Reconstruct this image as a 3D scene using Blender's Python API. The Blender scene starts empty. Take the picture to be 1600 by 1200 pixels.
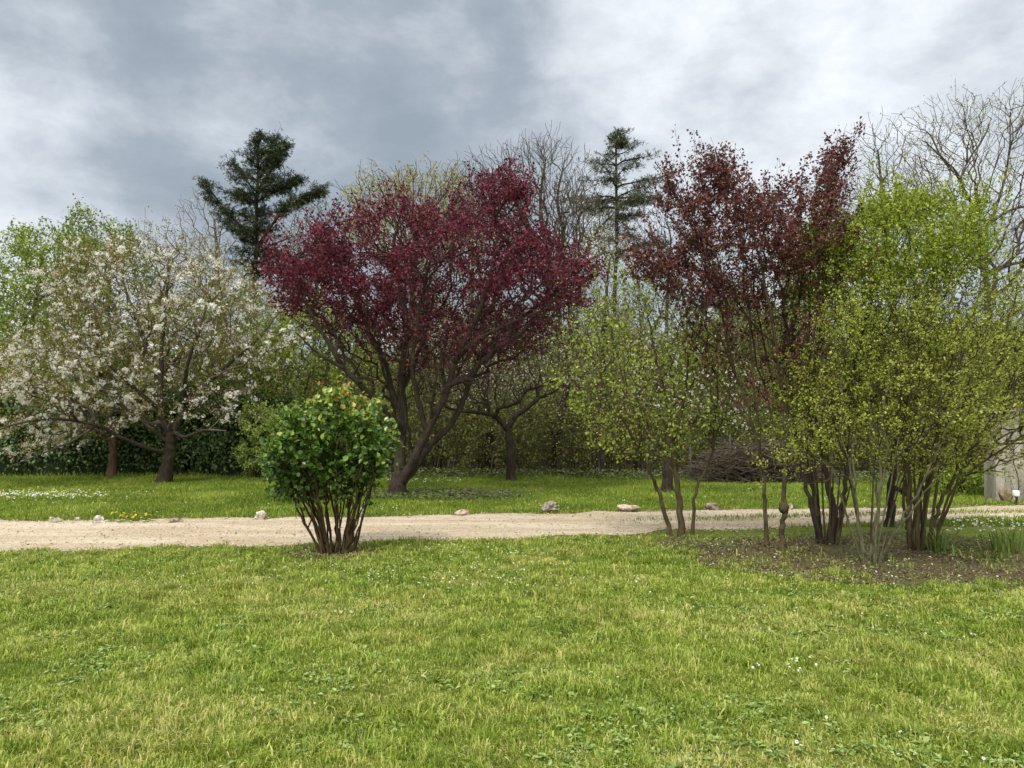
import bpy, math, time
import numpy as np
from mathutils import Vector
T0=time.time()
R=math.radians
# ------------------------------------------------------------------ camera, sky, sun
scene=bpy.context.scene
FPX,HOR,CAMH=1202.0,655.0,1.6
pitch=math.atan((HOR-600)/FPX)
cam=bpy.data.cameras.new('camera'); cam.sensor_width=34.6; cam.lens=34.6*FPX/1600; cam.clip_end=2000; cam.clip_start=.05
co=bpy.data.objects.new('camera',cam); scene.collection.objects.link(co)
co.location=(0,0,CAMH); co.rotation_euler=(math.pi/2+pitch,0,0); scene.camera=co
scene.view_settings.view_transform='Standard'; scene.view_settings.look='None'
scene.view_settings.exposure=0.86; scene.view_settings.gamma=1.0
SUN_EL,SUN_AZ=52,-152      # azimuth measured from +Y towards +X : behind the camera, to the left
sun=bpy.data.lights.new('sun','SUN'); sun.energy=1.5; sun.angle=R(11); sun.color=(1,.95,.87)
so=bpy.data.objects.new('sun',sun); scene.collection.objects.link(so)
sd=Vector((math.sin(R(SUN_AZ))*math.cos(R(SUN_EL)),math.cos(R(SUN_AZ))*math.cos(R(SUN_EL)),math.sin(R(SUN_EL))))
so.rotation_euler=sd.to_track_quat('Z','Y').to_euler(); so.location=(0,-10,20)
sp_,cp_=math.sin(pitch),math.cos(pitch)
def ray(px,py):
    u=(px-800)/FPX; v=(600-py)/FPX
    return np.array([u,cp_-v*sp_,sp_+v*cp_])
def P(px,py,Y):
    d=ray(px,py); return np.array([0,0,CAMH])+d*(Y/d[1])
def G(px,py):
    d=ray(px,py); return np.array([0,0,CAMH])+d*(CAMH/-d[2])

def lin(h):
    h=h.lstrip('#'); c=[int(h[i:i+2],16)/255 for i in (0,2,4)]
    return tuple((x/12.92 if x<=.04045 else ((x+.055)/1.055)**2.4) for x in c)+(1,)

class NT:
    def __init__(s,tree): s.t=tree; tree.nodes.clear()
    def n(s,typ,ins=None,**kw):
        nd=s.t.nodes.new(typ)
        for k,v in kw.items(): setattr(nd,k,v)
        for k,v in (ins or {}).items():
            i=nd.inputs[k]
            if isinstance(v,bpy.types.NodeSocket): s.t.links.new(v,i)
            else: i.default_value=v
        return nd
    def math(s,op,a,b=0.0,clamp=False):
        return s.n('ShaderNodeMath',{0:a,1:b},operation=op,use_clamp=clamp).outputs[0]
    def ramp(s,fac,stops,interp='LINEAR'):
        nd=s.n('ShaderNodeValToRGB',{0:fac}); r=nd.color_ramp; r.interpolation=interp
        while len(r.elements)<len(stops): r.elements.new(.5)
        for e,(p,c) in zip(r.elements,stops):
            e.position=p; e.color=lin(c) if isinstance(c,str) else (c if len(c)==4 else tuple(c)+(1,))
        return nd.outputs[0]
    def mix(s,f,a,b,typ='MIX'):
        nd=s.n('ShaderNodeMix',data_type='RGBA',blend_type=typ)
        for idx,v in ((0,f),(6,a),(7,b)):
            if isinstance(v,bpy.types.NodeSocket): s.t.links.new(v,nd.inputs[idx])
            else: nd.inputs[idx].default_value=v
        return nd.outputs[2]
    def noise(s,vec,scale,detail=4,rough=.55,dist=0,dim='3D'):
        return s.n('ShaderNodeTexNoise',{'Vector':vec,'Scale':scale,'Detail':detail,'Roughness':rough,'Distortion':dist},noise_dimensions=dim)

# sky -------------------------------------------------------------
w=bpy.data.worlds.new('World'); scene.world=w; w.use_nodes=True
n=NT(w.node_tree)
tc=n.n('ShaderNodeTexCoord').outputs['Generated']
sep=n.n('ShaderNodeSeparateXYZ',{0:tc})
zc=n.math('MAXIMUM',sep.outputs[2],0.0)
den=n.math('ADD',zc,.30)
pl=n.n('ShaderNodeCombineXYZ',{0:n.math('DIVIDE',sep.outputs[0],den),1:n.math('DIVIDE',sep.outputs[1],den),2:.37}).outputs[0]
nz1=n.noise(pl,1.0,3,.5,.1).outputs[0]
mp=n.n('ShaderNodeMapping',{0:pl,'Location':(3.1,7.7,2.0),'Scale':(.55,1.0,1)}).outputs[0]
nz2=n.noise(n.n('ShaderNodeMapping',{0:tc,'Location':(4.1,1.7,2.0),'Scale':(1,1,1.9)}).outputs[0],3.4,6,.5,.15).outputs[0]
nz3=n.noise(n.n('ShaderNodeMapping',{0:tc,'Scale':(1,1,1.7)}).outputs[0],8.0,6,.62,.15).outputs[0]
def blob(px,py,width):
    d=ray(px,py); d=d/np.linalg.norm(d)
    dp=n.n('ShaderNodeVectorMath',{0:n.n('ShaderNodeVectorMath',{0:tc},operation='NORMALIZE').outputs[0],1:tuple(d)},operation='DOT_PRODUCT').outputs['Value']
    c=math.cos(R(width))
    return n.n('ShaderNodeMapRange',{0:dp,1:c,2:1.0,3:0.0,4:1.0},interpolation_type='SMOOTHERSTEP').outputs[0]
v=n.math('ADD',n.math('MULTIPLY',nz1,1.5),n.math('MULTIPLY',nz2,.8))
v=n.math('ADD',v,n.math('MULTIPLY',nz3,1.05))
v=n.math('SUBTRACT',v,1.18)
for (px,py,wd,amt) in ((380,120,24,-.25),(700,240,17,-.20),(1520,200,20,.12),(700,95,5,.16),(-30,330,13,.38),(520,225,5,.16),(1000,130,9,.12),(1450,30,12,.10),(100,40,12,-.12),(20,110,8,.24),(1050,330,16,.06),(1250,60,9,-.08)):
    v=n.math('ADD',v,n.math('MULTIPLY',blob(px,py,wd),amt))
cloud=n.ramp(v,[(.05,(.185,.217,.252)),(.30,(.225,.258,.295)),(.50,(.30,.333,.370)),(.72,(.40,.43,.463)),(1.0,(.54,.565,.59))])
# the overcast sky is brighter overhead than near the horizon
zen=n.n('ShaderNodeMapRange',{0:sep.outputs[2],1:.50,2:.95,3:1.0,4:3.4},interpolation_type='SMOOTHSTEP').outputs[0]
bk=n.n('ShaderNodeMapRange',{0:sep.outputs[1],1:.1,2:-.6,3:0.0,4:.9},interpolation_type='SMOOTHSTEP').outputs[0]
gain=n.math('ADD',zen,bk)
warm=n.n('ShaderNodeMapRange',{0:gain,1:1.0,2:2.2,3:0.0,4:.85}).outputs[0]
cloud=n.mix(warm,cloud,n.n('ShaderNodeVectorMath',{0:n.n('ShaderNodeRGBToBW',{0:cloud}).outputs[0],1:(1.04,1.0,.94)},operation='MULTIPLY').outputs[0])
cl=n.n('ShaderNodeVectorMath',{0:cloud,'Scale':n.math('MULTIPLY',gain,10.0)},operation='SCALE').outputs[0]
sky=n.n('ShaderNodeTexSky',sky_type='NISHITA',sun_disc=False,sun_elevation=R(SUN_EL),sun_rotation=R(SUN_AZ),air_density=1.2,dust_density=2.0)
col=n.mix(.95,sky.outputs[0],cl)
bg=n.n('ShaderNodeBackground',{0:col,1:.1})
n.n('ShaderNodeOutputWorld',{0:bg.outputs[0]})

# ------------------------------------------------------------------ materials
def new_mat(name):
    m=bpy.data.materials.new(name); m.use_nodes=True; return m,NT(m.node_tree)
def leafmat(name,stops,transl=.3,rough=.55,spec=.3,tint=None):
    m,n=new_mat(name)
    a=n.n('ShaderNodeAttribute',attribute_name='rnd').outputs['Fac']
    c=n.ramp(a,stops)
    if tint:
        g=n.n('ShaderNodeNewGeometry').outputs['Position']
        f=n.noise(g,tint[0],3).outputs[0]
        f=n.n('ShaderNodeMapRange',{0:f,1:.42,2:.62,3:0.0,4:tint[2]}).outputs[0]
        c=n.mix(f,c,lin(tint[1]))
    p=n.n('ShaderNodeBsdfPrincipled',{'Base Color':c,'Roughness':rough,'Specular IOR Level':spec})
    t=n.n('ShaderNodeBsdfTranslucent',{'Color':c})
    s=n.n('ShaderNodeMixShader',{0:transl,1:p.outputs[0],2:t.outputs[0]})
    n.n('ShaderNodeOutputMaterial',{0:s.outputs[0]})
    return m
def barkmat(name,c1,c2,c3=None,scale=9,bump=.6,moss=0.0):
    m,n=new_mat(name)
    g=n.n('ShaderNodeTexCoord').outputs['Object']
    mp=n.n('ShaderNodeMapping',{0:g,'Scale':(1,1,.22)}).outputs[0]
    a=n.noise(mp,scale*3,5,.65,.4).outputs[0]
    b=n.noise(g,scale*.35,3).outputs[0]
    c=n.ramp(a,[(.32,c1),(.62,c2)])
    if c3: c=n.mix(n.n('ShaderNodeMapRange',{0:b,1:.52,2:.68}).outputs[0],c,lin(c3))
    bm=n.n('ShaderNodeBump',{'Height':a,'Strength':bump,'Distance':.02})
    p=n.n('ShaderNodeBsdfPrincipled',{'Base Color':c,'Roughness':.9,'Specular IOR Level':.15,'Normal':bm.outputs[0]})
    n.n('ShaderNodeOutputMaterial',{0:p.outputs[0]})
    return m
M={}
M['bark_dark']=barkmat('dark_bark','241f1b','423a32','45452f')
M['bark_grey']=barkmat('grey_bark','3c3730','635a4d','57553c')
M['bark_plum']=barkmat('plum_bark','2a2420','4a4038','46452f')
M['bark_brown']=barkmat('brown_bark','3c2f24','64503c')
M['bark_pale']=barkmat('pale_stem','4c4a36','77745a','5c623c')
M['bark_lilac']=barkmat('lilac_stem','3c3528','60553f','525235')
M['bark_rose']=barkmat('rose_stem','30271c','544530','44452a')
M['twig_grey']=barkmat('grey_twig','443e36','645b4e')
M['twig_far']=barkmat('far_twig','4a433a','665e52')
M['twig_dark']=barkmat('dark_twig','302824','4c4038')
M['plum_leaf']=leafmat('plum_leaf',[(0,'34121e'),(.35,'54192a'),(.7,'76283e'),(1,'a04c60')],.4,.5,.3)
M['copper_leaf']=leafmat('copper_leaf',[(0,'3a2022'),(.4,'5c3232'),(.75,'7c4844'),(.92,'8e5a4c'),(1,'6a6434')],.3,.5,.3)
M['bright_leaf']=leafmat('bright_leaf',[(0,'5e721c'),(.5,'869c2a'),(1,'bcc24c')],.4)
M['green_leaf']=leafmat('green_leaf',[(0,'526420'),(.5,'72882c'),(1,'9caa46')],.38)
M['olive_leaf']=leafmat('olive_leaf',[(0,'6a7426'),(.5,'99a636'),(1,'c8cc68')],.38)
M['lilac_leaf']=leafmat('lilac_leaf',[(0,'66762a'),(.5,'8ea238'),(1,'bcc65c')],.38)
M['lilac_bud']=leafmat('lilac_bud',[(0,'43252e'),(1,'6e3a48')],.1)
M['rose_leaf']=leafmat('rose_leaf',[(0,'34501a'),(.4,'527428'),(.66,'769438'),(.84,'a6b24c'),(.95,'bca64c'),(1,'a8703c')],.28,.32,.6)
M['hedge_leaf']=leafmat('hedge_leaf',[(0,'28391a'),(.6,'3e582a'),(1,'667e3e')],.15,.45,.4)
M['hedge_inner_shade']=leafmat('hedge_inner_shade',[(0,'1c2614'),(1,'262f1a')],0.0,.9,.1)
M['light_hedge']=leafmat('light_hedge',[(0,'6a7c34'),(.5,'95a850'),(1,'bccb7c')],.25)
M['yellow_green']=leafmat('yellow_green_leaf',[(0,'5f7226'),(.5,'849a34'),(1,'b0bc54')],.35)
M['conifer']=leafmat('conifer_needles',[(0,'1f2a18'),(.6,'333f22'),(1,'525a30')],.06,.6,.2)
M['conifer_pale']=leafmat('conifer_pale_needles',[(0,'303a26'),(.6,'4a5238'),(1,'6a6e4c')],.06,.6,.2)
M['oak_leaf']=leafmat('oak_leaf',[(0,'8c8840'),(.5,'a8a258'),(1,'c4be80')],.4)
M['pale_bud']=leafmat('pale_bud',[(0,'a09c80'),(1,'c8c4a4')],.4)
M['blossom']=leafmat('blossom',[(0,'e8e0d4'),(.3,'f4f1ea'),(1,'fdfdfa')],.4,.6,.2)
M['blossom_warm']=leafmat('blossom_warm',[(0,'b89c78'),(.5,'d6c4a6'),(1,'ecdfc8')],.3,.6,.2)
M['bronze_leaf']=leafmat('bronze_leaf',[(0,'7a6238'),(.5,'98803e'),(1,'a08c60')],.35)
M['brush']=leafmat('brush_leaf',[(0,'4a4e22'),(.5,'6a6e30'),(.85,'868a40'),(1,'8a6a48')],.3)
M['ivy']=leafmat('ivy_leaf',[(0,'38441e'),(.6,'525f2e'),(1,'78824a')],.15,.4,.4)
M['litter']=leafmat('litter_leaf',[(0,'463c2a'),(.5,'6c604a'),(.85,'867a60'),(1,'b0a488')],.05,.8,.1)
M['daisy']=leafmat('daisy_petal',[(0,'e8e6e2'),(1,'fdfdfb')],.2)
M['yellow_flower']=leafmat('yellow_petal',[(0,'e0b810'),(1,'f6dc30')],.2)
M['iris_leaf']=leafmat('iris_leaf',[(0,'526826'),(.6,'70863e'),(1,'98a860')],.25)
M['weed']=leafmat('weed_leaf',[(0,'5c7430'),(.5,'809a48'),(1,'aabc78')],.25,.5,.35)

def grassmat():
    m,n=new_mat('grass_blade')
    a=n.n('ShaderNodeAttribute',attribute_name='rnd').outputs['Fac']
    g=n.n('ShaderNodeNewGeometry').outputs['Position']
    green=n.ramp(a,[(0,'54691f'),(.25,'758c2b'),(.55,'95aa3c'),(.86,'b2c05a'),(.95,'c4be74'),(1,'d6cc9a')])
    yel=n.ramp(a,[(0,'788838'),(.4,'a2aa48'),(.8,'beba68'),(1,'d4c894')])
    dk=n.ramp(a,[(0,'4c6620'),(.5,'6e8c30'),(1,'98ae48')])
    f1=n.noise(g,.9,4,.6,.5).outputs[0]; f2=n.noise(g,.55,5,.6,.4).outputs[0]
    f3=n.noise(g,5,2).outputs[0]
    k=n.n('ShaderNodeMapRange',{0:n.math('ADD',f1,n.math('MULTIPLY',f3,.22)),1:.58,2:.76,3:0.0,4:.8}).outputs[0]
    c=n.mix(k,green,yel)
    k2=n.n('ShaderNodeMapRange',{0:n.math('ADD',f2,n.math('MULTIPLY',f3,.2)),1:.58,2:.44,3:0.0,4:0.0}).outputs[0]
    k2=n.n('ShaderNodeMapRange',{0:n.math('ADD',n.noise(g,1.3,4,.6).outputs[0],n.math('MULTIPLY',f3,.2)),1:.60,2:.74,3:0.0,4:.55}).outputs[0]
    c=n.mix(k2,c,dk)
    p=n.n('ShaderNodeBsdfPrincipled',{'Base Color':c,'Roughness':.5,'Specular IOR Level':.3})
    t=n.n('ShaderNodeBsdfTranslucent',{'Color':c})
    s=n.n('ShaderNodeMixShader',{0:.3,1:p.outputs[0],2:t.outputs[0]})
    n.n('ShaderNodeOutputMaterial',{0:s.outputs[0]}); return m
M['grass']=grassmat()
def groundmat():
    m,n=new_mat('turf')
    g=n.n('ShaderNodeNewGeometry').outputs['Position']
    a=n.noise(g,14,6,.7).outputs[0]; b=n.noise(g,1.1,4).outputs[0]; c_=n.noise(g,70,3,.7).outputs[0]
    c=n.ramp(a,[(.3,'424c20'),(.5,'63742a'),(.7,'828e42')])
    c=n.mix(n.n('ShaderNodeMapRange',{0:b,1:.5,2:.7,3:0.0,4:.5}).outputs[0],c,lin('8a8450'))
    # leaf litter under the wood beyond the lawn
    y=n.n('ShaderNodeSeparateXYZ',{0:g}).outputs[1]
    f=n.n('ShaderNodeMapRange',{0:n.math('ADD',y,n.math('MULTIPLY',b,2.0)),1:21.8,2:23.5}).outputs[0]
    lit=n.ramp(a,[(.3,'3a3422'),(.5,'4e4a2c'),(.7,'665c3c')])
    c=n.mix(f,c,lit)
    bm=n.n('ShaderNodeBump',{'Height':c_,'Strength':.8,'Distance':.03})
    p=n.n('ShaderNodeBsdfPrincipled',{'Base Color':c,'Roughness':.95,'Specular IOR Level':.1,'Normal':bm.outputs[0]})
    n.n('ShaderNodeOutputMaterial',{0:p.outputs[0]}); return m
M['ground']=groundmat()
def gravelmat():
    m,n=new_mat('gravel')
    g=n.n('ShaderNodeNewGeometry').outputs['Position']
    a=n.noise(g,38,4,.75).outputs[0]
    st=n.n('ShaderNodeMapping',{0:g,'Scale':(.25,1.5,1)}).outputs[0]
    b=n.noise(st,1.4,4,.6,.3).outputs[0]; d=n.noise(g,4.5,4,.65).outputs[0]
    vo=n.n('ShaderNodeTexVoronoi',{'Vector':g,'Scale':55}).outputs['Color']
    c=n.ramp(a,[(.28,'75644c'),(.42,'a8967c'),(.56,'c8b99f'),(.74,'e2d9c8')])
    c=n.mix(n.n('ShaderNodeMapRange',{0:b,1:.44,2:.62,3:0.0,4:.5}).outputs[0],c,lin('e0d6c4'))
    c=n.mix(n.n('ShaderNodeMapRange',{0:d,1:.56,2:.72,3:0.0,4:.55}).outputs[0],c,lin('8a7a5e'))
    rut=n.n('ShaderNodeMapping',{0:g,'Scale':(.22,2.0,1),'Rotation':(0,0,R(-4))}).outputs[0]
    rt_=n.noise(rut,1.3,5,.65,.25).outputs[0]
    c=n.mix(n.n('ShaderNodeMapRange',{0:rt_,1:.52,2:.74,3:0.0,4:.35}).outputs[0],c,lin('94846a'))
    dp=n.noise(g,11,5,.7).outputs[0]
    c=n.mix(n.n('ShaderNodeMapRange',{0:dp,1:.60,2:.70,3:0.0,4:.5}).outputs[0],c,lin('6a5c44'))
    c=n.mix(.12,c,vo,'OVERLAY')
    bm=n.n('ShaderNodeBump',{'Height':a,'Strength':.9,'Distance':.03})
    p=n.n('ShaderNodeBsdfPrincipled',{'Base Color':c,'Roughness':.95,'Specular IOR Level':.1,'Normal':bm.outputs[0]})
    n.n('ShaderNodeOutputMaterial',{0:p.outputs[0]}); return m
M['gravel']=gravelmat()
def soilmat():
    m,n=new_mat('soil')
    g=n.n('ShaderNodeNewGeometry').outputs['Position']
    a=n.noise(g,26,6,.75).outputs[0]; b=n.noise(g,1.6,4).outputs[0]
    c=n.ramp(a,[(.3,'453c2c'),(.5,'645a44'),(.68,'81775c'),(.8,'9c927a')])
    c=n.mix(n.n('ShaderNodeMapRange',{0:b,1:.5,2:.66,3:0.0,4:.5}).outputs[0],c,lin('6c6c3c'))
    bm=n.n('ShaderNodeBump',{'Height':a,'Strength':1.0,'Distance':.04})
    p=n.n('ShaderNodeBsdfPrincipled',{'Base Color':c,'Roughness':.95,'Specular IOR Level':.1,'Normal':bm.outputs[0]})
    n.n('ShaderNodeOutputMaterial',{0:p.outputs[0]}); return m
M['soil']=soilmat()
def stonemat(name,c1,c2,c3,sc=6):
    m,n=new_mat(name)
    g=n.n('ShaderNodeTexCoord').outputs['Object']
    a=n.noise(g,sc*2.5,6,.7).outputs[0]; b=n.noise(g,sc*.6,4).outputs[0]
    c=n.ramp(a,[(.34,c1),(.47,c2),(.66,c3)])
    c=n.mix(n.n('ShaderNodeMapRange',{0:b,1:.55,2:.7,3:0.0,4:.6}).outputs[0],c,lin(c1))
    bm=n.n('ShaderNodeBump',{'Height':a,'Strength':.8,'Distance':.02})
    p=n.n('ShaderNodeBsdfPrincipled',{'Base Color':c,'Roughness':.9,'Specular IOR Level':.2,'Normal':bm.outputs[0]})
    n.n('ShaderNodeOutputMaterial',{0:p.outputs[0]}); return m
M['rock']=stonemat('limestone','5a5246','b0a89a','dedad0')
M['rock_pink']=stonemat('pink_limestone','64503f','b09a88','dcd2c6')
M['rock_dark']=stonemat('pitted_rock','3a322a','857a6c','beb4a6')
M['boulder']=stonemat('mossy_boulder','4a4632','746a50','8e8468')
M['pebble']=stonemat('pebble','8c7c66','b4a48c','d8ccb8',3)
def wallmat():
    m,n=new_mat('weathered_render')
    g=n.n('ShaderNodeTexCoord').outputs['Object']
    st=n.n('ShaderNodeMapping',{0:g,'Scale':(3,3,.6)}).outputs[0]
    a=n.noise(st,1.5,5,.65).outputs[0]; b=n.noise(g,14,5,.7).outputs[0]
    c=n.ramp(a,[(.3,'6e6a60'),(.5,'989488'),(.7,'b8b4a6')])
    c=n.mix(n.n('ShaderNodeMapRange',{0:b,1:.5,2:.7,3:0.0,4:.55}).outputs[0],c,lin('7c7a68'))
    bm=n.n('ShaderNodeBump',{'Height':b,'Strength':.6,'Distance':.02})
    p=n.n('ShaderNodeBsdfPrincipled',{'Base Color':c,'Roughness':.92,'Specular IOR Level':.1,'Normal':bm.outputs[0]})
    n.n('ShaderNodeOutputMaterial',{0:p.outputs[0]}); return m
M['wall']=wallmat()
def plain(name,c,rough=.5,metal=0):
    m,n=new_mat(name)
    g=n.n('ShaderNodeTexCoord').outputs['Object']
    a=n.noise(g,20,3).outputs[0]
    cc=n.mix(n.math('MULTIPLY',a,.3),lin(c),(0.3,0.28,0.24,1))
    p=n.n('ShaderNodeBsdfPrincipled',{'Base Color':cc,'Roughness':rough,'Metallic':metal})
    n.n('ShaderNodeOutputMaterial',{0:p.outputs[0]}); return m
M['black_plastic']=plain('black_plastic','1c1c1c',.5)
M['white_plastic']=plain('white_plastic','f4f4f4',.4)
M['wire']=plain('galvanised_wire','5c5c58',.5,.6)
M['post']=plain('fence_post','35332e',.8)

# ------------------------------------------------------------------ mesh engine
def build(name,parts,mats,parent=None,origin=(0,0,0)):
    """parts: (verts Nx3, faces Mxk, material index, rnd M or None, smooth)"""
    org=np.array(origin,dtype=float)
    V=[];LV=[];LS=[];MI=[];RN=[];SM=[];off=0
    for (v,f,mi,rn,sm) in parts:
        if len(f)==0: continue
        V.append(np.asarray(v,dtype=np.float32)-org.astype(np.float32)); f=np.asarray(f)
        LV.append((f+off).ravel()); LS.append(np.full(len(f),f.shape[1],dtype=np.int32))
        MI.append(np.full(len(f),mi,dtype=np.int32)); RN.append(np.zeros(len(f)) if rn is None else np.asarray(rn)); SM.append(np.full(len(f),sm))
        off+=len(v)
    me=bpy.data.meshes.new(name)
    V=np.concatenate(V); LV=np.concatenate(LV).astype(np.int32); LS=np.concatenate(LS)
    me.vertices.add(len(V)); me.vertices.foreach_set('co',V.ravel())
    me.loops.add(len(LV)); me.loops.foreach_set('vertex_index',LV)
    me.polygons.add(len(LS)); st=np.concatenate([[0],np.cumsum(LS)[:-1]]).astype(np.int32)
    me.polygons.foreach_set('loop_start',st)
    try: me.polygons.foreach_set('loop_total',LS)
    except Exception: pass
    me.polygons.foreach_set('material_index',np.concatenate(MI)); me.polygons.foreach_set('use_smooth',np.concatenate(SM))
    at=me.attributes.new('rnd','FLOAT','FACE'); at.data.foreach_set('value',np.concatenate(RN).astype(np.float32))
    me.update(calc_edges=True)
    for m in mats: me.materials.append(M[m] if isinstance(m,str) else m)
    o=bpy.data.objects.new(name,me); scene.collection.objects.link(o)
    if parent is not None: o.parent=parent
    else: o.location=tuple(org)
    return o
def tag(o,label,cat,group=None,kind=None):
    if label: o['label']=label
    if cat: o['category']=cat
    if group: o['group']=group
    if kind: o['kind']=kind
    return o
def empty(name,loc):
    e=bpy.data.objects.new(name,None); e.empty_display_size=.2; scene.collection.objects.link(e); e.location=tuple(loc); return e

KITE=(np.array([[0,0,0],[.34,.42,.10],[0,1,0],[-.34,.42,.10]]),[np.array([[0,1,2,3]])])
OVAL=(np.array([[0,0,0],[.30,.22,.08],[.36,.58,.10],[0,1,-.04],[-.36,.58,.10],[-.30,.22,.08]]),[np.array([[0,1,2,3],[0,3,4,5]])])
NEEDLE=(np.array([[0,0,0],[.10,.5,.03],[0,1,0],[-.10,.5,.03], [0,.1,0],[.45,.55,.05],[.62,.8,.0],[.35,.62,-.02], [0,.15,0],[-.35,.62,-.02],[-.62,.82,0],[-.45,.55,.05]]),[np.array([[0,1,2,3],[4,7,6,5],[8,9,10,11]])])
def _ros(k,r,cup):
    v=[];f=[]
    for i in range(k):
        a=2*math.pi*i/k; b=math.pi/k*.95
        for (rr,da,z) in ((.06,0,0),(r*.75,-b*.8,cup*.6),(r,0,cup),(r*.75,b*.8,cup*.6)): v.append([math.cos(a+da)*rr,math.sin(a+da)*rr,z])
        f.append([4*i,4*i+1,4*i+2,4*i+3])
    return (np.array(v),[np.array(f)])
FLOWER=_ros(5,.5,.12)
def instance(tmpl,pos,up,nrm,size,rng,mi,rnd=None,wid=1.0,smooth=False):
    """tmpl y axis along up, z along nrm"""
    tv,tf=tmpl; N=len(pos)
    if N==0: return []
    nrm=nrm/np.maximum(np.linalg.norm(nrm,axis=1,keepdims=True),1e-6)
    u=up-nrm*np.sum(up*nrm,axis=1,keepdims=True)
    u=u/np.maximum(np.linalg.norm(u,axis=1,keepdims=True),1e-6)
    x=np.cross(u,nrm); s=np.asarray(size).reshape(-1,1,1)
    v=pos[:,None,:]+s*(tv[None,:,0:1]*wid*x[:,None,:]+tv[None,:,1:2]*u[:,None,:]+tv[None,:,2:3]*nrm[:,None,:])
    out=[]; k=len(tv)
    if rnd is None: rnd=rng.random(N)
    base=(np.arange(N)*k)
    f0=tf[0]; f=(base[:,None,None]+f0[None]).reshape(-1,f0.shape[1])
    return [(v.reshape(-1,3),f,mi,np.repeat(rnd,len(f0)),smooth)]
def unit(rng,n_):
    a=rng.normal(size=(n_,3)); return a/np.linalg.norm(a,axis=1,keepdims=True)

def tubes(pos,par,r,mi,thick=.02,kb=8,ks=3):
    """all edges of a skeleton as tapered tubes"""
    N=len(pos); idx=np.arange(N); e=idx[par>=0]; pe=par[e]
    d=pos[e]-pos[pe]; L=np.linalg.norm(d,axis=1); ok=L>1e-5; e=e[ok]; pe=pe[ok]; d=d[ok]/L[ok][:,None]
    dirn=np.zeros((N,3)); dirn[e]=d
    main=np.full(N,-1); order=np.argsort(r[e]); main[pe[order]]=e[order]
    hm=main>=0; t=dirn.copy(); t[hm]+=dirn[main[hm]]
    root=par<0; 
    t/=np.maximum(np.linalg.norm(t,axis=1,keepdims=True),1e-6)
    out=[]
    def ring(c,tt,rr,k):
        ref=np.tile(np.array([[.31,.93,.17]]),(len(c),1))
        a=np.cross(tt,ref); nn=np.linalg.norm(a,axis=1,keepdims=True)
        bad=(nn[:,0]<.15); ref[bad]=[.9,-.2,.3]; a=np.cross(tt,ref); a/=np.maximum(np.linalg.norm(a,axis=1,keepdims=True),1e-6)
        b=np.cross(tt,a); an=np.arange(k)*2*math.pi/k
        return c[:,None,:]+rr[:,None,None]*(np.cos(an)[None,:,None]*a[:,None,:]+np.sin(an)[None,:,None]*b[:,None,:])
    big=r[e]>thick
    for sel,k in ((big,kb),(~big,ks)):
        ee=e[sel]; pp=pe[sel]; dd=d[sel]
        if len(ee)==0: continue
        ismain=(main[pp]==ee)
        st_t=np.where(ismain[:,None],t[pp],dd)
        st_r=np.where(ismain,r[pp],np.minimum(r[pp],r[ee]*1.15))
        # main edges share the parent's ring orientation, so surfaces meet
        A=ring(pos[pp],st_t,st_r,k); B=ring(pos[ee],t[ee],r[ee],k)
        n_=len(ee); v=np.concatenate([A,B],axis=1).reshape(-1,3)
        j=np.arange(k); jn=(j+1)%k
        f=np.stack([j,jn,k+jn,k+j],axis=1)[None]+ (np.arange(n_)*2*k)[:,None,None]
        out.append((v,f.reshape(-1,4),mi,None,True))
    return out

def catmull(pts,sub):
    pts=[np.array(p,dtype=float) for p in pts]
    if len(pts)==2: return [pts[0]*(1-i/sub)+pts[1]*i/sub for i in range(sub+1)]
    P_=[2*pts[0]-pts[1]]+pts+[2*pts[-1]-pts[-2]]; out=[]
    for i in range(1,len(P_)-2):
        p0,p1,p2,p3=P_[i-1:i+3]
        for s in range(sub):
            t=s/sub; out.append(.5*((2*p1)+(-p0+p2)*t+(2*p0-5*p1+4*p2-p3)*t*t+(-p0+3*p1-3*p2+p3)*t**3))
    out.append(pts[-1]); return out

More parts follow.
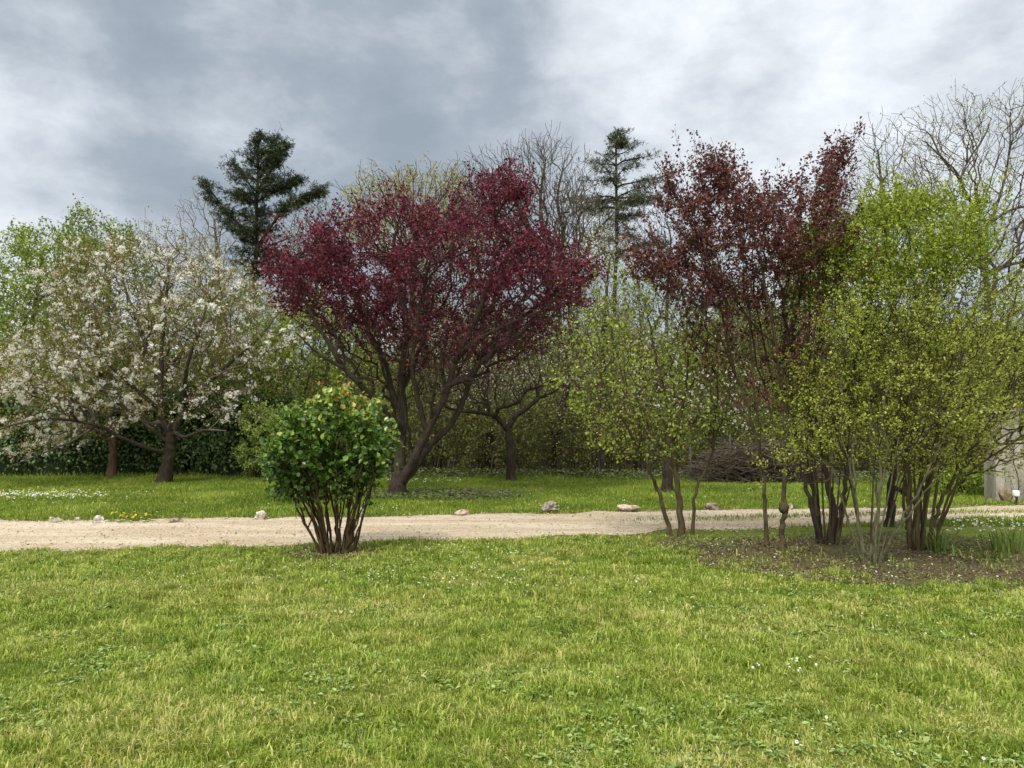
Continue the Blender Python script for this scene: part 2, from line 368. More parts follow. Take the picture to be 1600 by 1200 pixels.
class Skel:
    def __init__(s): s.pos=[];s.par=[];s.fl=[];s.lf=[];s.att=[]
    def limb(s,pts,r0,r1,rng,sub=4,attach=None,wob=.0,leaf=0.0,att=True):
        c=catmull(pts,sub)
        if s.pos and attach is None:
            A=np.array(s.pos); j=int(np.argmin(np.sum((A-c[0])**2,axis=1)))
            prev=j; c=c[1:]
        else:
            prev=-1
        n_=len(c)
        for i,p in enumerate(c):
            t=i/max(1,n_-1); q=np.array(p)
            if wob and i>0: q=q+rng.normal(size=3)*wob*np.array([1,1,.5])
            rr=r0*(1-t)+r1*t
            if attach is not None and attach==-1: rr*=1+.45*math.exp(-i*1.1)
            s.pos.append(q); s.par.append(prev); s.fl.append(rr); s.lf.append(leaf); s.att.append(att); prev=len(s.pos)-1
    def crown(s,pts,leafp,bf,zmin=-9):
        pos=np.array(s.pos); n0=len(pos); N=len(pts)
        pl=np.zeros(n0)
        for i in range(n0):
            if s.par[i]>=0: pl[i]=pl[s.par[i]]+np.linalg.norm(pos[i]-pos[s.par[i]])
        allp=np.concatenate([pos,pts]); 
        par=np.full(n0+N,-1); plen=np.concatenate([pl,np.zeros(N)])
        best=np.full(N,1e9); bj=np.full(N,-1); att=np.array(s.att)
        for j in range(n0):
            if not att[j] or pos[j][2]<zmin: continue
            c=np.sqrt(((pts-pos[j])**2).sum(1))+bf*pl[j]
            m=c<best; best[m]=c[m]; bj[m]=j
        done=np.zeros(N,bool)
        px,py,pz=pts[:,0].copy(),pts[:,1].copy(),pts[:,2].copy()
        for _ in range(N):
            i=int(np.argmin(best)); 
            if best[i]>=1e8: break
            done[i]=True; j=bj[i]; par[n0+i]=j
            plen[n0+i]=plen[j]+math.sqrt((px[i]-allp[j,0])**2+(py[i]-allp[j,1])**2+(pz[i]-allp[j,2])**2)
            best[i]=1e9+1
            c=np.sqrt((px-px[i])**2+(py-py[i])**2+(pz-pz[i])**2)+bf*plen[n0+i]
            m=(c<best)&~done; best[m]=c[m]; bj[m]=n0+i
        for i in range(N):
            s.pos.append(pts[i]); s.par.append(int(par[n0+i])); s.fl.append(0); s.lf.append(leafp[i]); s.att.append(True)
    def shoots(s,rng,n_,L,rise,leaf,outer=.5,cent=None):
        pos=np.array(s.pos); lf=np.array(s.lf); i=np.where(lf>.3)[0]
        if len(i)==0: return
        c=pos[i].mean(0) if cent is None else cent
        d=pos[i]-c; q=np.sqrt((d**2).sum(1)); w=np.where(q>np.quantile(q,outer),1.0,.05)*np.where(d[:,2]>-.3*q,1,.2)
        ch=rng.choice(i,size=n_,p=w/w.sum())
        for j in ch:
            v=(pos[j]-c); v=v/(np.linalg.norm(v)+1e-6)*.8+rng.normal(size=3)*.35+np.array([0,0,rise]); v/=np.linalg.norm(v)
            ll=L*rng.uniform(.35,1.15); k=max(2,int(ll/.12)); prev=int(j); p=pos[j].copy()
            for a in range(k):
                p=p+v*ll/k; v=v+rng.normal(size=3)*.10; v/=np.linalg.norm(v)
                s.pos.append(p.copy()); s.par.append(prev); s.fl.append(0); s.lf.append(leaf); s.att.append(True); prev=len(s.pos)-1
    def finish(s,rng,tip,p=2.3,maxseg=.35,jit=.10,arch=.04,cap=1.5):
        pos=np.array(s.pos); par=np.array(s.par); fl=np.array(s.fl); lf=np.array(s.lf)
        for _ in range(3):
            N=len(pos); e=np.where(par>=0)[0]; L=np.linalg.norm(pos[e]-pos[par[e]],axis=1)
            m=(L>maxseg)&((fl[e]==0)); ee=e[m]; 
            if len(ee)==0: break
            mid=(pos[ee]+pos[par[ee]])/2+rng.normal(size=(len(ee),3))*(L[m]*jit)[:,None]; mid[:,2]-=L[m]*arch
            npar=par[ee].copy(); new=np.arange(len(ee))+N
            pos=np.concatenate([pos,mid]); par=np.concatenate([par,npar]); par[ee]=new
            fl=np.concatenate([fl,np.zeros(len(ee))]); lf=np.concatenate([lf,lf[ee]*.8])
        N=len(pos); dep=np.full(N,-1); dep[par<0]=0
        for _ in range(2000):
            m=(dep<0)&(dep[np.maximum(par,0)]>=0)&(par>=0)
            if not m.any(): break
            dep[m]=dep[par[m]]+1
        acc=np.zeros(N); nch=np.zeros(N,int); np.add.at(nch,par[par>=0],1)
        acc[nch==0]=tip**p
        mx=dep.max()
        r=np.zeros(N)
        byd=[np.where(dep==k)[0] for k in range(mx+1)]
        for k in range(mx,-1,-1):
            i=byd[k]; a=acc[i]
            rr=np.maximum(a,tip**p)**(1/p); f=fl[i]; rr=np.where(f>0,np.clip(rr,f,f*cap),rr)
            r[i]=rr; q=par[i]; ok=q>=0; np.add.at(acc,q[ok],(np.where(f>0,rr,a**(1/p))[ok])**p)
        for k in range(1,mx+1):
            i=byd[k]; r[i]=np.minimum(r[i],r[par[i]]*.97)
        r=np.maximum(r,tip*.6)
        return pos,par,r,lf,nch

def inpoly(x,y,poly):
    poly=np.asarray(poly,float); ins=np.zeros(len(x),bool); j=len(poly)-1
    for i in range(len(poly)):
        xi,yi=poly[i]; xj,yj=poly[j]
        c=((yi>y)!=(yj>y))&(x<(xj-xi)*(y-yi)/((yj-yi)+1e-12)+xi); ins^=c; j=i
    return ins
def edist(x,y,poly):
    poly=np.asarray(poly,float); best=np.full(len(x),1e9)
    for i in range(len(poly)):
        a=poly[i-1]; b=poly[i]; ab=b-a; t=np.clip(((x-a[0])*ab[0]+(y-a[1])*ab[1])/(ab@ab+1e-9),0,1)
        best=np.minimum(best,np.hypot(x-a[0]-t*ab[0],y-a[1]-t*ab[1]))
    return best
def sample_region(rng,poly,Y,D,n_,K,sig):
    poly=np.asarray(poly,float); lo=poly.min(0); hi=poly.max(0)
    def uni(m):
        xs=[];ys=[];c=0
        while c<m:
            x=rng.uniform(lo[0],hi[0],m*3); y=rng.uniform(lo[1],hi[1],m*3); k=inpoly(x,y,poly); xs.append(x[k]); ys.append(y[k]); c+=k.sum()
        return np.concatenate(xs)[:m],np.concatenate(ys)[:m]
    area=abs(np.sum(poly[:,0]*np.roll(poly[:,1],1)-poly[:,1]*np.roll(poly[:,0],1)))/2
    def place(x,y):
        t=np.clip(edist(x,y,poly)/(.30*math.sqrt(area)),0.02,1); h=D*np.sqrt(t)
        dy=rng.uniform(-1,1,len(x))*h
        s=Y/FPX
        return np.stack([(x-800)*s,np.full(len(x),Y)+dy,CAMH+(HOR-y)*s],axis=1)
    if K:
        cx,cy=uni(K); C=place(cx,cy); k=rng.integers(0,K,n_)
        return C[k]+rng.normal(size=(n_,3))*sig*np.array([1,1,.8])
    x,y=uni(n_); return place(x,y)

def leafset(rng,pos,par,r,lf,spec,rmax):
    mi,tm,size,k,bias,spread=spec[:6]; opt=spec[6] if len(spec)>6 else {}
    m=(par>=0)&(r<rmax)&(lf>0); i=np.where(m)[0]
    if opt.get('clump'):  # keep some twigs empty of this leaf kind
        keep=rng.random(len(i))<opt['clump']; i=i[keep]; k=k/opt['clump']
    c=rng.poisson(lf[i]*k); i=np.repeat(i,c); N=len(i)
    if N==0: return []
    t=rng.random((N,1)); p=pos[par[i]]*(1-t)+pos[i]*t+rng.normal(size=(N,3))*spread
    d=pos[i]-pos[par[i]]; d/=np.maximum(np.linalg.norm(d,axis=1,keepdims=True),1e-6)
    up=d*.5+unit(rng,N)+np.array([0,0,opt.get('rise',0)])
    nr=unit(rng,N)*1.0+np.array([0,-.15,bias])
    sz=size*rng.uniform(.65,1.25,N)
    rnd=rng.random(N)
    if 'top' in opt:   # new growth towards the top of the crown
        z=p[:,2]; zz=(z-z.min())/(z.max()-z.min()+1e-6); rnd=np.clip(rnd*.75+opt['top']*np.clip(zz-.5,-.2,1)*(fbm(p[:,0]*4,z*4+p[:,1]*3,17)*1.6)+rng.normal(size=N)*.05,0,1)
    return instance(tm,p,up,nr,sz,rng,mi,rnd,opt.get('wid',1.0))

def plant(name,label,cat,base,limbs,regions,leaves,bark='bark_grey',twig=None,seed=1,tip=.004,p=2.3,bf=.35,rmax=.02,maxseg=.35,
          thick=.022,zattach=None,group=None,names=('trunk','crown'),Y=None,split=.03,jit=.1,arch=.03,cap=1.12,keep=False,wob=.01,shoots=None,wk=.86):
    """limbs: (width px at start, width px at end, [(px,py,depth offset)...]); regions: dict(poly,D,n,K,sig,leaf)"""
    rng=np.random.default_rng(seed)
    b=G(*base) if Y is None else np.array([(base[0]-800)*Y/FPX,Y,0.0])
    if Y is None: Y=b[1]
    s=Y/FPX
    def W(q): return np.array([(q[0]-800)*s,Y+(q[2] if len(q)>2 else 0),max(CAMH+(HOR-q[1])*s,0.0) if q[1]>base[1]-2 else CAMH+(HOR-q[1])*s])
    sk=Skel()
    for L in limbs:
        w0,w1,pts=L[:3]; o=L[3] if len(L)>3 else {}
        pp=[W(q) for q in pts]
        if o.get('ground') or not sk.pos: pp[0][2]=-.05
        sk.limb(pp,w0*s/2*wk,w1*s/2*wk*.85,rng,sub=4,attach=(-1 if (o.get('ground') or not sk.pos) else None),wob=wob,leaf=o.get('leaf',0),att=o.get('att',True))
    pts=[];lf=[]
    for g in regions:
        q=sample_region(rng,g['poly'],Y+g.get('dy',0),g.get('D',1),g['n'],g.get('K',0),g.get('sig',.2))
        q[:,2]=np.maximum(q[:,2],.08); pts.append(q); lf.append(np.full(len(q),float(g.get('leaf',1))))
    if pts:
        zm=-9 if zattach is None else CAMH+(HOR-zattach)*s
        sk.crown(np.concatenate(pts),np.concatenate(lf),bf,zm)
    if shoots: sk.shoots(rng,*shoots)
    pos,par,r,lfa,nch=sk.finish(rng,tip,p,maxseg,jit,arch,cap)
    root=empty(name,b); tag(root,label,cat,group)
    tb=tubes(pos,par,r,0,thick)
    # thick wood is the trunk, thin wood belongs to the crown
    big=r>split
    def sub(mask):
        pr=np.where(mask,par,-1); return tubes(pos,pr,r,0,thick)
    build(names[0],sub(big|(np.array(par)<0)) if big.any() else tb,[bark],root,b)
    mats=[twig or bark]+[l[0] for l in leaves]; parts=sub(~big) if big.any() else []
    for k,l in enumerate(leaves): parts+=leafset(rng,pos,par,r,lfa,(k+1,)+tuple(l[1:]),rmax)
    if parts: build(names[1],parts,mats,root,b)
    print('%-26s nodes %6d  %5.1fs'%(name,len(pos),time.time()-T0))
    return root

def vnoise(x,y,seed=0):
    r=np.random.default_rng(seed); T=r.random((64,64))
    xi=np.floor(x).astype(int); yi=np.floor(y).astype(int); fx=x-xi; fy=y-yi; fx=fx*fx*(3-2*fx); fy=fy*fy*(3-2*fy)
    a=T[xi%64,yi%64];b=T[(xi+1)%64,yi%64];c=T[xi%64,(yi+1)%64];d=T[(xi+1)%64,(yi+1)%64]
    return (a*(1-fx)+b*fx)*(1-fy)+(c*(1-fx)+d*fx)*fy
def fbm(x,y,seed=0,o=3):
    s=0;a=.5
    for i in range(o): s=s+a*vnoise(x*2**i+i*7.3,y*2**i+i*3.1,seed+i); a*=.5
    return s/(1-.5**o)

# ------------------------------------------------------------------ ground, drive, bed
def sheet(name,poly,z,mat,label=None,thick=None):
    me=bpy.data.meshes.new(name); me.from_pydata([(p[0],p[1],z) for p in poly],[],[list(range(len(poly)))]); me.update()
    me.materials.append(M[mat]); o=bpy.data.objects.new(name,me); scene.collection.objects.link(o); o['kind']='structure'; return o
sheet('ground',[(-600,-60),(600,-60),(600,900),(-600,900)],0,'ground')
far_px=[(-700,813),(-300,815),(0,814),(200,812),(400,810),(600,807),(800,803),(1000,799),(1200,797),(1400,795),(1600,789),(1900,782),(2300,776)]
near_px=[(-700,872),(-300,866),(0,863),(200,859),(400,855),(600,847),(800,840),(1000,832),(1200,823),(1400,814),(1600,808),(1900,800),(2300,793)]
farE=np.array([G(*p)[:2] for p in far_px]); nearE=np.array([G(*p)[:2] for p in near_px])
def edge_noise(E,seed,amp=.12):
    x=np.linspace(E[0,0],E[-1,0],420); y=np.interp(x,E[:,0],E[:,1])
    y=y+(fbm(x*1.3,x*0+seed,seed,4)-.5)*amp*5
    return np.stack([x,y],1)
fe=edge_noise(farE,3); ne=edge_noise(nearE,8)
sheet('gravel_path',[tuple(p) for p in ne]+[tuple(p) for p in fe[::-1]],.004,'gravel')
def onpath(x,y):
    """signed depth inside the drive, >0 inside"""
    yf=np.interp(x,fe[:,0],fe[:,1]); yn=np.interp(x,ne[:,0],ne[:,1]); return np.minimum(y-yn,yf-y)
bed_px=[(1015,846),(1060,838),(1120,842),(1170,838),(1240,836),(1330,838),(1400,832),(1470,838),(1540,842),(1640,846),(1800,850),(2000,870),(2000,935),(1800,935),(1600,926),(1500,925),(1400,919),(1300,910),(1200,899),(1110,884),(1050,868)]
bedP=np.array([G(*p)[:2] for p in bed_px])
rose_c=G(522,864)[:2]
def densify(poly,step=.12,amp=.1,seed=5):
    out=[]
    for i in range(len(poly)):
        a=np.array(poly[i-1]);b=np.array(poly[i]); m=max(1,int(np.linalg.norm(b-a)/step))
        for k in range(m): out.append(a+(b-a)*k/m)
    out=np.array(out); out[:,0]+=(fbm(out[:,0]*2,out[:,1]*2,seed)-.5)*amp*3; out[:,1]+=(fbm(out[:,0]*2+9,out[:,1]*2,seed+4)-.5)*amp*3
    return out
bedD=densify(bedP,.12,.12)
sheet('soil_bed',[tuple(p) for p in bedD[::1]],.008,'soil')
an=np.linspace(0,2*math.pi,60,endpoint=False)
rr=.62+.35*(fbm(np.cos(an)*1.5+5,np.sin(an)*1.5+5,3)-.5)
sheet('bare_earth',[(rose_c[0]+.95*r_*math.cos(a),rose_c[1]+.1+.75*r_*math.sin(a)) for a,r_ in zip(an,rr)],.008,'soil')

# ------------------------------------------------------------------ grass (countless blades)
def blades(rng,x,y,h,wd,lean,ang,mi=0,rnd=None,z0=0.0,face=None):
    N=len(x); hd=np.stack([np.cos(ang),np.sin(ang)],1)
    fa=ang+math.pi/2+rng.normal(size=N)*.5 if face is None else face
    sd_=np.stack([np.cos(fa),np.sin(fa),np.zeros(N)],1)*(wd/2)[:,None]
    b=np.stack([x,y,np.full(N,z0)],1)
    mid=b.copy(); mid[:,:2]+=hd*(h*lean*.35)[:,None]; mid[:,2]+=h*.62*np.sqrt(np.clip(1-(lean*.35)**2,.1,1))
    tp=b.copy(); tp[:,:2]+=hd*(h*lean)[:,None]; tp[:,2]+=h*np.sqrt(np.clip(1-lean**2*.9,.06,1))
    v=np.stack([b-sd_,b+sd_,mid+sd_*.8,mid-sd_*.8,tp],1).reshape(-1,3)
    k=np.arange(N)*5; q=np.stack([k,k+1,k+2,k+3],1); t=np.stack([k+3,k+2,k+4],1)
    if rnd is None: rnd=rng.random(N)
    return v,q,t,rnd
def grass_parts(v,q,t,rnd,mi=0):
    n_=len(v); return [(v,q,mi,rnd,False),(v,t,mi,rnd,False)]
def grass_obj(name,v,q,t,rnd,label=None):
    # one vertex block, quads + tris
    me_parts=[(v,q,0,rnd,False)]
    o=build(name,[(v,q,0,rnd,False),(v,t,0,rnd,False)],['grass']); return tag(o,label,'grass',None,'stuff')
def bed_in(x,y): return inpoly(x,y,bedD)
def dens(x,y):
    """how much grass grows here, 0..1"""
    d=np.ones(len(x)); op=onpath(x,y)
    d*=np.clip(-op/.22+.45*(fbm(x*2.2,y*2.2,91)*1.6),0,1)+0
    strip=(x>3.2)&(op>0); c=np.interp(x,fe[:,0],(fe[:,1]+np.interp(fe[:,0],ne[:,0],ne[:,1]))/2)
    d=np.where(op>0,np.maximum(d,np.clip((x-1.2)/3,0,1)*np.exp(-((y-c)/.22)**2)*.55),d)
    inb=bed_in(x,y); ed=edist(x,y,bedP)
    d=np.where(inb,d*np.clip(.8-ed*1.1,.10,1)*(.35+1.2*(fbm(x*1.5,y*1.5,21)>.48)),d)
    d=np.where(~inb&(ed<.25),d*(.6+ed*1.6),d)
    q=np.hypot((x-rose_c[0])/.95,(y-rose_c[1]-.1)/.75); d=np.where(q<.75,d*np.clip((q-.25)/.5,.06,1),d)
    return d
rng=np.random.default_rng(77)
# near lawn
N=860000
dd=(rng.uniform(2.8**.5,10.6**.5,N))**2
xx=rng.uniform(-1,1,N)*(dd*.74+2.4)
n1=fbm(xx*1.7,dd*1.7,40,4); n2=fbm(xx*5,dd*5,50,3); n3=fbm(xx*12,dd*12,60,2)
keep=rng.random(N)<dens(xx,dd)*(.45+.6*n2)*(.25+1.35*n3)
xx,dd,n1,n2,n3=[a[keep] for a in (xx,dd,n1,n2,n3)]; N=len(xx)
h=(.013+.036*n1+.05*np.clip(n2-.45,0,1)*2)*(.55+.9*n3)*rng.uniform(.4,1.4,N)
wd=(.0026+.00055*dd)*rng.uniform(.7,1.4,N)
ang=vnoise(xx*5,dd*5,66)*12+rng.normal(size=N)*1.3
lean=np.clip(rng.normal(.68,.26,N),.05,.99)
rnd=np.clip(rng.random(N)*.85+(n1-.5)*.3+(n2-.5)*-.4+(n3-.5)*.5,0,1); rnd=np.where(rng.random(N)<.07,rng.uniform(.9,1,N),rnd)
dry=np.zeros(N)
for (qx,qy,rx,ry,am) in ((370,1112,.34,.22,.9),(250,1150,.25,.12,.6),(60,1140,.3,.2,.6),(1130,1192,.4,.2,.7),(1250,985,.7,.3,.5),(600,960,.9,.3,.5),(140,915,1.1,.35,.6),(1180,960,.9,.35,.4),(740,1050,.5,.2,.45),(1500,1130,.35,.25,.6),(880,1185,.3,.12,.5)):
    g_=G(qx,qy); dry=np.maximum(dry,am*np.exp(-((xx-g_[0])/rx)**2-((dd-g_[1])/ry)**2))
dry=dry*(.5+fbm(xx*6,dd*6,301,3)); isd=rng.random(N)<dry*.85; rnd=np.where(isd,rng.uniform(.86,1,N),rnd); h=np.where(dry>.3,h*.7,h)
big_=rng.random(N)<.06; h=np.where(big_,h*1.25,h); wd=np.where(big_,wd*1.9,wd); rnd=np.where(big_&~isd,np.clip(rnd+.25,0,.9),rnd)
v,q,t,rnd=blades(rng,xx,dd,h,wd,lean,ang,rnd=rnd)
grass_obj('lawn_grass',v,q,t,rnd,'short bright green lawn in the foreground, mown and patchy')
# lawn beyond the drive
N=300000
dd=(rng.uniform(11.5**.5,22.5**.5,N))**2
xx=rng.uniform(-1,1,N)*(dd*.72+1.5)
n1=fbm(xx*.8,dd*.8,140,4); n2=fbm(xx*3,dd*3,150,3)
edge=21.6+1.0*(fbm(xx*.6,xx*0+3,9)-.5)-np.clip((xx-1),0,6)*.30
keep=(rng.random(N)<dens(xx,dd)*(.6+.6*n2))&((onpath(xx,dd)<.05)|(xx>1))&(dd<edge+rng.normal(size=N)*.3)
pc=G(690,775)[:2]; iv=np.hypot((xx-pc[0])/1.7,(dd-pc[1])/1.1)
keep&=rng.random(N)>np.clip(1.25-iv,0,.5)
xx,dd,n1,n2=[a[keep] for a in (xx,dd,n1,n2)]; N=len(xx)
h=(.03+.05*n1)*rng.uniform(.5,1.4,N)*(1+2.2*np.clip(dd-(21.0-np.clip(xx-1,0,6)*.30),0,1))
wd=.011*rng.uniform(.6,1.4,N)
ang=rng.uniform(0,6.28,N); lean=np.clip(rng.normal(.5,.25,N),0,.95)
v,q,t,rnd=blades(rng,xx,dd,h,wd,lean,ang,rnd=np.clip(rng.random(N)*.62+(n1-.5)*.7+(n2-.5)*.3,0,.95))
grass_obj('far_grass',v,q,t,rnd,'green lawn beyond the gravel drive, under the trees')

# broad-leaved weeds in the lawn
def rosettes(rng,cx,cy,k,size,mi=0,flat=.25):
    N=len(cx); i=np.repeat(np.arange(N),k); a=rng.uniform(0,6.28,N*k)
    up=np.stack([np.cos(a),np.sin(a),rng.uniform(.05,.7,N*k)],1); nr=np.stack([rng.normal(size=N*k)*flat,rng.normal(size=N*k)*flat,np.ones(N*k)],1)
    p=np.stack([cx[i],cy[i],np.full(N*k,.012)],1)+up*.01
    return instance(OVAL,p,up,nr,np.repeat(size,k)*rng.uniform(.5,1.2,N*k),rng,mi,None,.75)
N=9000; dd=(rng.uniform(3.1**.5,9.6**.5,N))**2; xx=rng.uniform(-1,1,N)*(dd*.74+.8)
m=(fbm(xx*1.9+4,dd*1.9,88,3)>.56)&(dens(xx,dd)>.5)&(onpath(xx,dd)<-.1)|(rng.random(N)<.04)
m&=onpath(xx,dd)<-.1
xx,dd=xx[m],dd[m]
p1=rosettes(rng,xx,dd,6,rng.uniform(.018,.045,len(xx)))
o=build('lawn_weeds',p1,['weed']); tag(o,'low broad-leaved weeds and clover scattered through the lawn','weeds',None,'stuff')
# daisies
def flowers(rng,x,y,size,z,mi,tm=FLOWER):
    N=len(x); p=np.stack([x,y,z],1); nr=np.stack([rng.normal(size=N)*.35,rng.normal(size=N)*.35-.35,np.ones(N)],1)
    return instance(tm,p,unit(rng,N),nr,size,rng,mi)
ds=_ros(9,.5,.06)
X=[];Yy=[];S=[]
def scat(n_,px0,px1,py0,py1,size,clump=None):
    a=[]
    px=rng.uniform(px0,px1,n_); py=rng.uniform(py0,py1,n_)
    for u_,v_ in zip(px,py):
        g=G(u_,v_); a.append(g[:2])
    a=np.array(a); k=onpath(a[:,0],a[:,1])<-.1
    if clump: k&=fbm(a[:,0]*1.3,a[:,1]*1.3,31)>clump
    a=a[k]; X.append(a[:,0]);Yy.append(a[:,1]);S.append(np.full(len(a),size))
scat(330,560,1010,846,925,.016,.46); scat(150,200,620,860,930,.014,.45); scat(110,1000,1600,900,1010,.014,.5)
scat(60,0,1600,930,1200,.016,.5); scat(16,1175,1290,1040,1062,.016)
scat(110,-50,700,765,803,.022,.45); scat(170,600,1000,760,800,.022,.5); scat(170,1040,1640,765,792,.022,.45)
scat(60,590,720,749,756,.035); scat(120,1480,1640,815,835,.03); scat(70,1100,1600,850,915,.02,.5)
x_=np.concatenate(X);y_=np.concatenate(Yy);s_=np.concatenate(S)
o=build('daisies',flowers(rng,x_,y_,s_*rng.uniform(.7,1.3,len(x_)),.035+rng.uniform(0,.03,len(x_)),0,ds),['daisy']); tag(o,'tiny white daisies dotted all over the grass','daisies',None,'stuff')
# dense white daisy patch far left with dandelions
N=1500; g0=G(60,778)[:2]; g1=G(0,776)[:2]
ax=rng.normal(size=N)*1.15+g1[0]+.1; ay=rng.normal(size=N)*.42+g0[1]; m=(fbm(ax*3,ay*3,12)>.42)
ax,ay=ax[m],ay[m]
pp=flowers(rng,ax,ay,rng.uniform(.018,.034,len(ax)),rng.uniform(.05,.10,len(ax)),0,ds)
m2=rng.random(len(ax))<.045
pp+=flowers(rng,ax[m2],ay[m2],np.full(m2.sum(),.04),np.full(m2.sum(),.12),1,ds)
o=build('daisy_patch',pp,['daisy','yellow_flower']); tag(o,'dense patch of white daisies and dandelions on the far lawn','flowers',None,'stuff')
# pebbles on the drive, litter on the bed
def ico(sub=1):
    import bmesh
    bm=bmesh.new(); bmesh.ops.create_icosphere(bm,subdivisions=sub,radius=1); v=np.array([x.co[:] for x in bm.verts]); bm.faces.ensure_lookup_table()
    f=np.array([[a.index for a in fc.verts] for fc in bm.faces]); bm.free(); return v,f
iv1,if1=ico(1)
def pebbles(rng,x,y,s,mi=0):
    N=len(x); sc=s[:,None]*rng.uniform(.6,1.3,(N,3))*np.array([1,1,.55]); an_=rng.uniform(0,6.28,N)
    v=iv1[None]*sc[:,None,:]*(1+rng.normal(size=(N,len(iv1),1))*.10); c,s2=np.cos(an_)[:,None],np.sin(an_)[:,None]
    v=np.stack([v[...,0]*c-v[...,1]*s2,v[...,0]*s2+v[...,1]*c,v[...,2]],2)+np.stack([x,y,s*.2+.004],1)[:,None,:]
    f=(np.arange(N)*len(iv1))[:,None,None]+if1[None]; return (v.reshape(-1,3),f.reshape(-1,3),mi,np.repeat(rng.random(N),len(if1)),False)
N=30000; x=rng.uniform(-11,13,N); y=rng.uniform(8.5,15,N); d_=onpath(x,y); k=(d_>-.18)&(rng.random(N)<np.where(d_<.25,.9,.45)); x,y=x[k],y[k]
o=build('loose_gravel',[pebbles(rng,x,y,rng.uniform(.005,.018,len(x)))],['pebble']); tag(o,'loose pale stones scattered over the gravel drive','gravel',None,'stuff')
# litter: small dead leaves and chips
def litter(rng,x,y,size,mi=0):
    N=len(x); return instance(KITE,np.stack([x,y,np.full(N,.016)],1),unit(rng,N),unit(rng,N)*.5+np.array([0,0,1]),size,rng,mi)
x=rng.uniform(0,13,26000); y=rng.uniform(7.4,11,26000); k=bed_in(x,y)&(fbm(x*2,y*2,71)>.36); x,y=x[k],y[k]
pl_=litter(rng,x,y,rng.uniform(.015,.045,len(x)))
a=rng.uniform(0,6.28,900); q=np.sqrt(rng.random(900))*.75; pl_+=litter(rng,rose_c[0]+.95*q*np.cos(a),rose_c[1]+.1+.75*q*np.sin(a),rng.uniform(.015,.04,900))
x=rng.uniform(-12,14,20000); y=rng.uniform(8.8,15,20000); k=(onpath(x,y)>-.35)&(onpath(x,y)<.10+3*(rng.random(20000)<.9*(fbm(x*.9,y*3,44)-.38))); pl_+=litter(rng,x[k],y[k],rng.uniform(.02,.05,k.sum()))
o=build('leaf_litter',pl_,['litter']); tag(o,'dead leaves and bark chips littering the bare soil','leaf litter',None,'stuff')
# ground ivy: under the plum (dark leaves partly standing in for its shade), along the wood edge, in the bed
def cover(rng,x,y,hmax,size):
    N=len(x); return instance(KITE,np.stack([x,y,rng.uniform(.01,hmax,N)],1),unit(rng,N),unit(rng,N)*.55+np.array([0,-.1,1]),size,rng,0)
a=rng.uniform(0,6.28,5200); q=rng.random(5200)**.7; X1=pc[0]+1.75*q*np.cos(a); Y1=pc[1]+1.05*q*np.sin(a)
x=rng.uniform(1.4,12,12000); y=rng.uniform(8.0,10.9,12000); k=bed_in(x,y)&(fbm(x*2,y*2,33)>.5-.10*(y-9.3))
X2=rng.uniform(-6,10,9000); Y2=21.4-np.clip(X2-1,0,6)*.3+rng.normal(size=9000)*.55+.3
pi_=cover(rng,X1,Y1,.09,rng.uniform(.03,.07,5200))+cover(rng,x[k],y[k],.07,rng.uniform(.02,.045,k.sum()))+cover(rng,X2,Y2,.22,rng.uniform(.04,.10,9000))
o=build('ground_ivy',pi_,['ivy']); tag(o,'dark ivy creeping over the ground, partly standing in for the shade below the purple tree','ivy',None,'stuff')

# ------------------------------------------------------------------ rocks
def rock(name,label,px,py,w_,h_,mat,seed,rough=.22,group='rocks along the edge of the drive'):
    r=np.random.default_rng(seed); g=G(px,py); s=g[1]/FPX; v,f=ico(4)
    L=v*0; 
    for k in range(14):
        d_=unit(r,1)[0]; t=r.uniform(.45,.92); dp=v@d_; v=v-np.maximum(dp-t,0)[:,None]*d_*.9   # planar facets
    disp=np.zeros(len(v))
    for fq,am in ((1.7,.5),(3.5,.3),(8,.22),(16,.12)):
        disp+=am*(vnoise(v[:,0]*fq+seed,v[:,1]*fq+v[:,2]*fq*.7,seed)-.5)+am*(vnoise(v[:,2]*fq+seed+3,v[:,0]*fq*.8-v[:,1]*fq,seed+1)-.5)
    v=v*(1+disp*rough*3.0)[:,None]
    v[:,0]*=w_*s/2; v[:,1]*=w_*s*.42; v[:,2]=(v[:,2]*.62+.34)*h_*s*1.12
    o=build(name,[(v,f,0,None,False)],[mat],None,(0,0,0)); o.location=(g[0],g[1],-.01)
    return tag(o,label,'rock',group)
rock('rock','flat grey stone, leftmost of the large rocks by the drive',87,816,24,9,'rock',1)
rock('rock','tiny pale stone between the two leftmost rocks',121,813,9,6,'rock',2)
rock('rock','chunky pale rock just left of the yellow cowslips',156,817,20,13,'rock',3)
rock('rock','low grey stone at the drive edge in front of the cherry tree',271,816,24,9,'rock_dark',4)
rock('rock','bright white rock left of the rose bush',407,812,26,14,'rock',5)
rock('rock','small white stone half hidden behind the rose bush stems',566,806,12,12,'rock',15)
rock('rock','low pinkish white rock below the purple plum tree',722,805,24,11,'rock_pink',6)
rock('rock','dark pitted rock with pale patches, right of the pinkish one',855,801,27,16,'rock_dark',7,.4)
rock('rock','long flat reddish block of stone, widest of the rocks',981,799,36,13,'rock_pink',8,.12)
rock('rock','grey wedge-shaped rock right of the lilac stems',1111,797,22,12,'rock_dark',9)
rock('rock','small pale rock peeping out behind the knotted stem',1233,796,14,9,'rock',10)
rock('rock','small white stone seen between the dark trunks of the green tree',1307,795,9,12,'rock',11)
rock('boulder','rounded mossy boulder at the foot of the grey wall',1573,786,24,24,'boulder',12,.12,None)['category']='boulder'

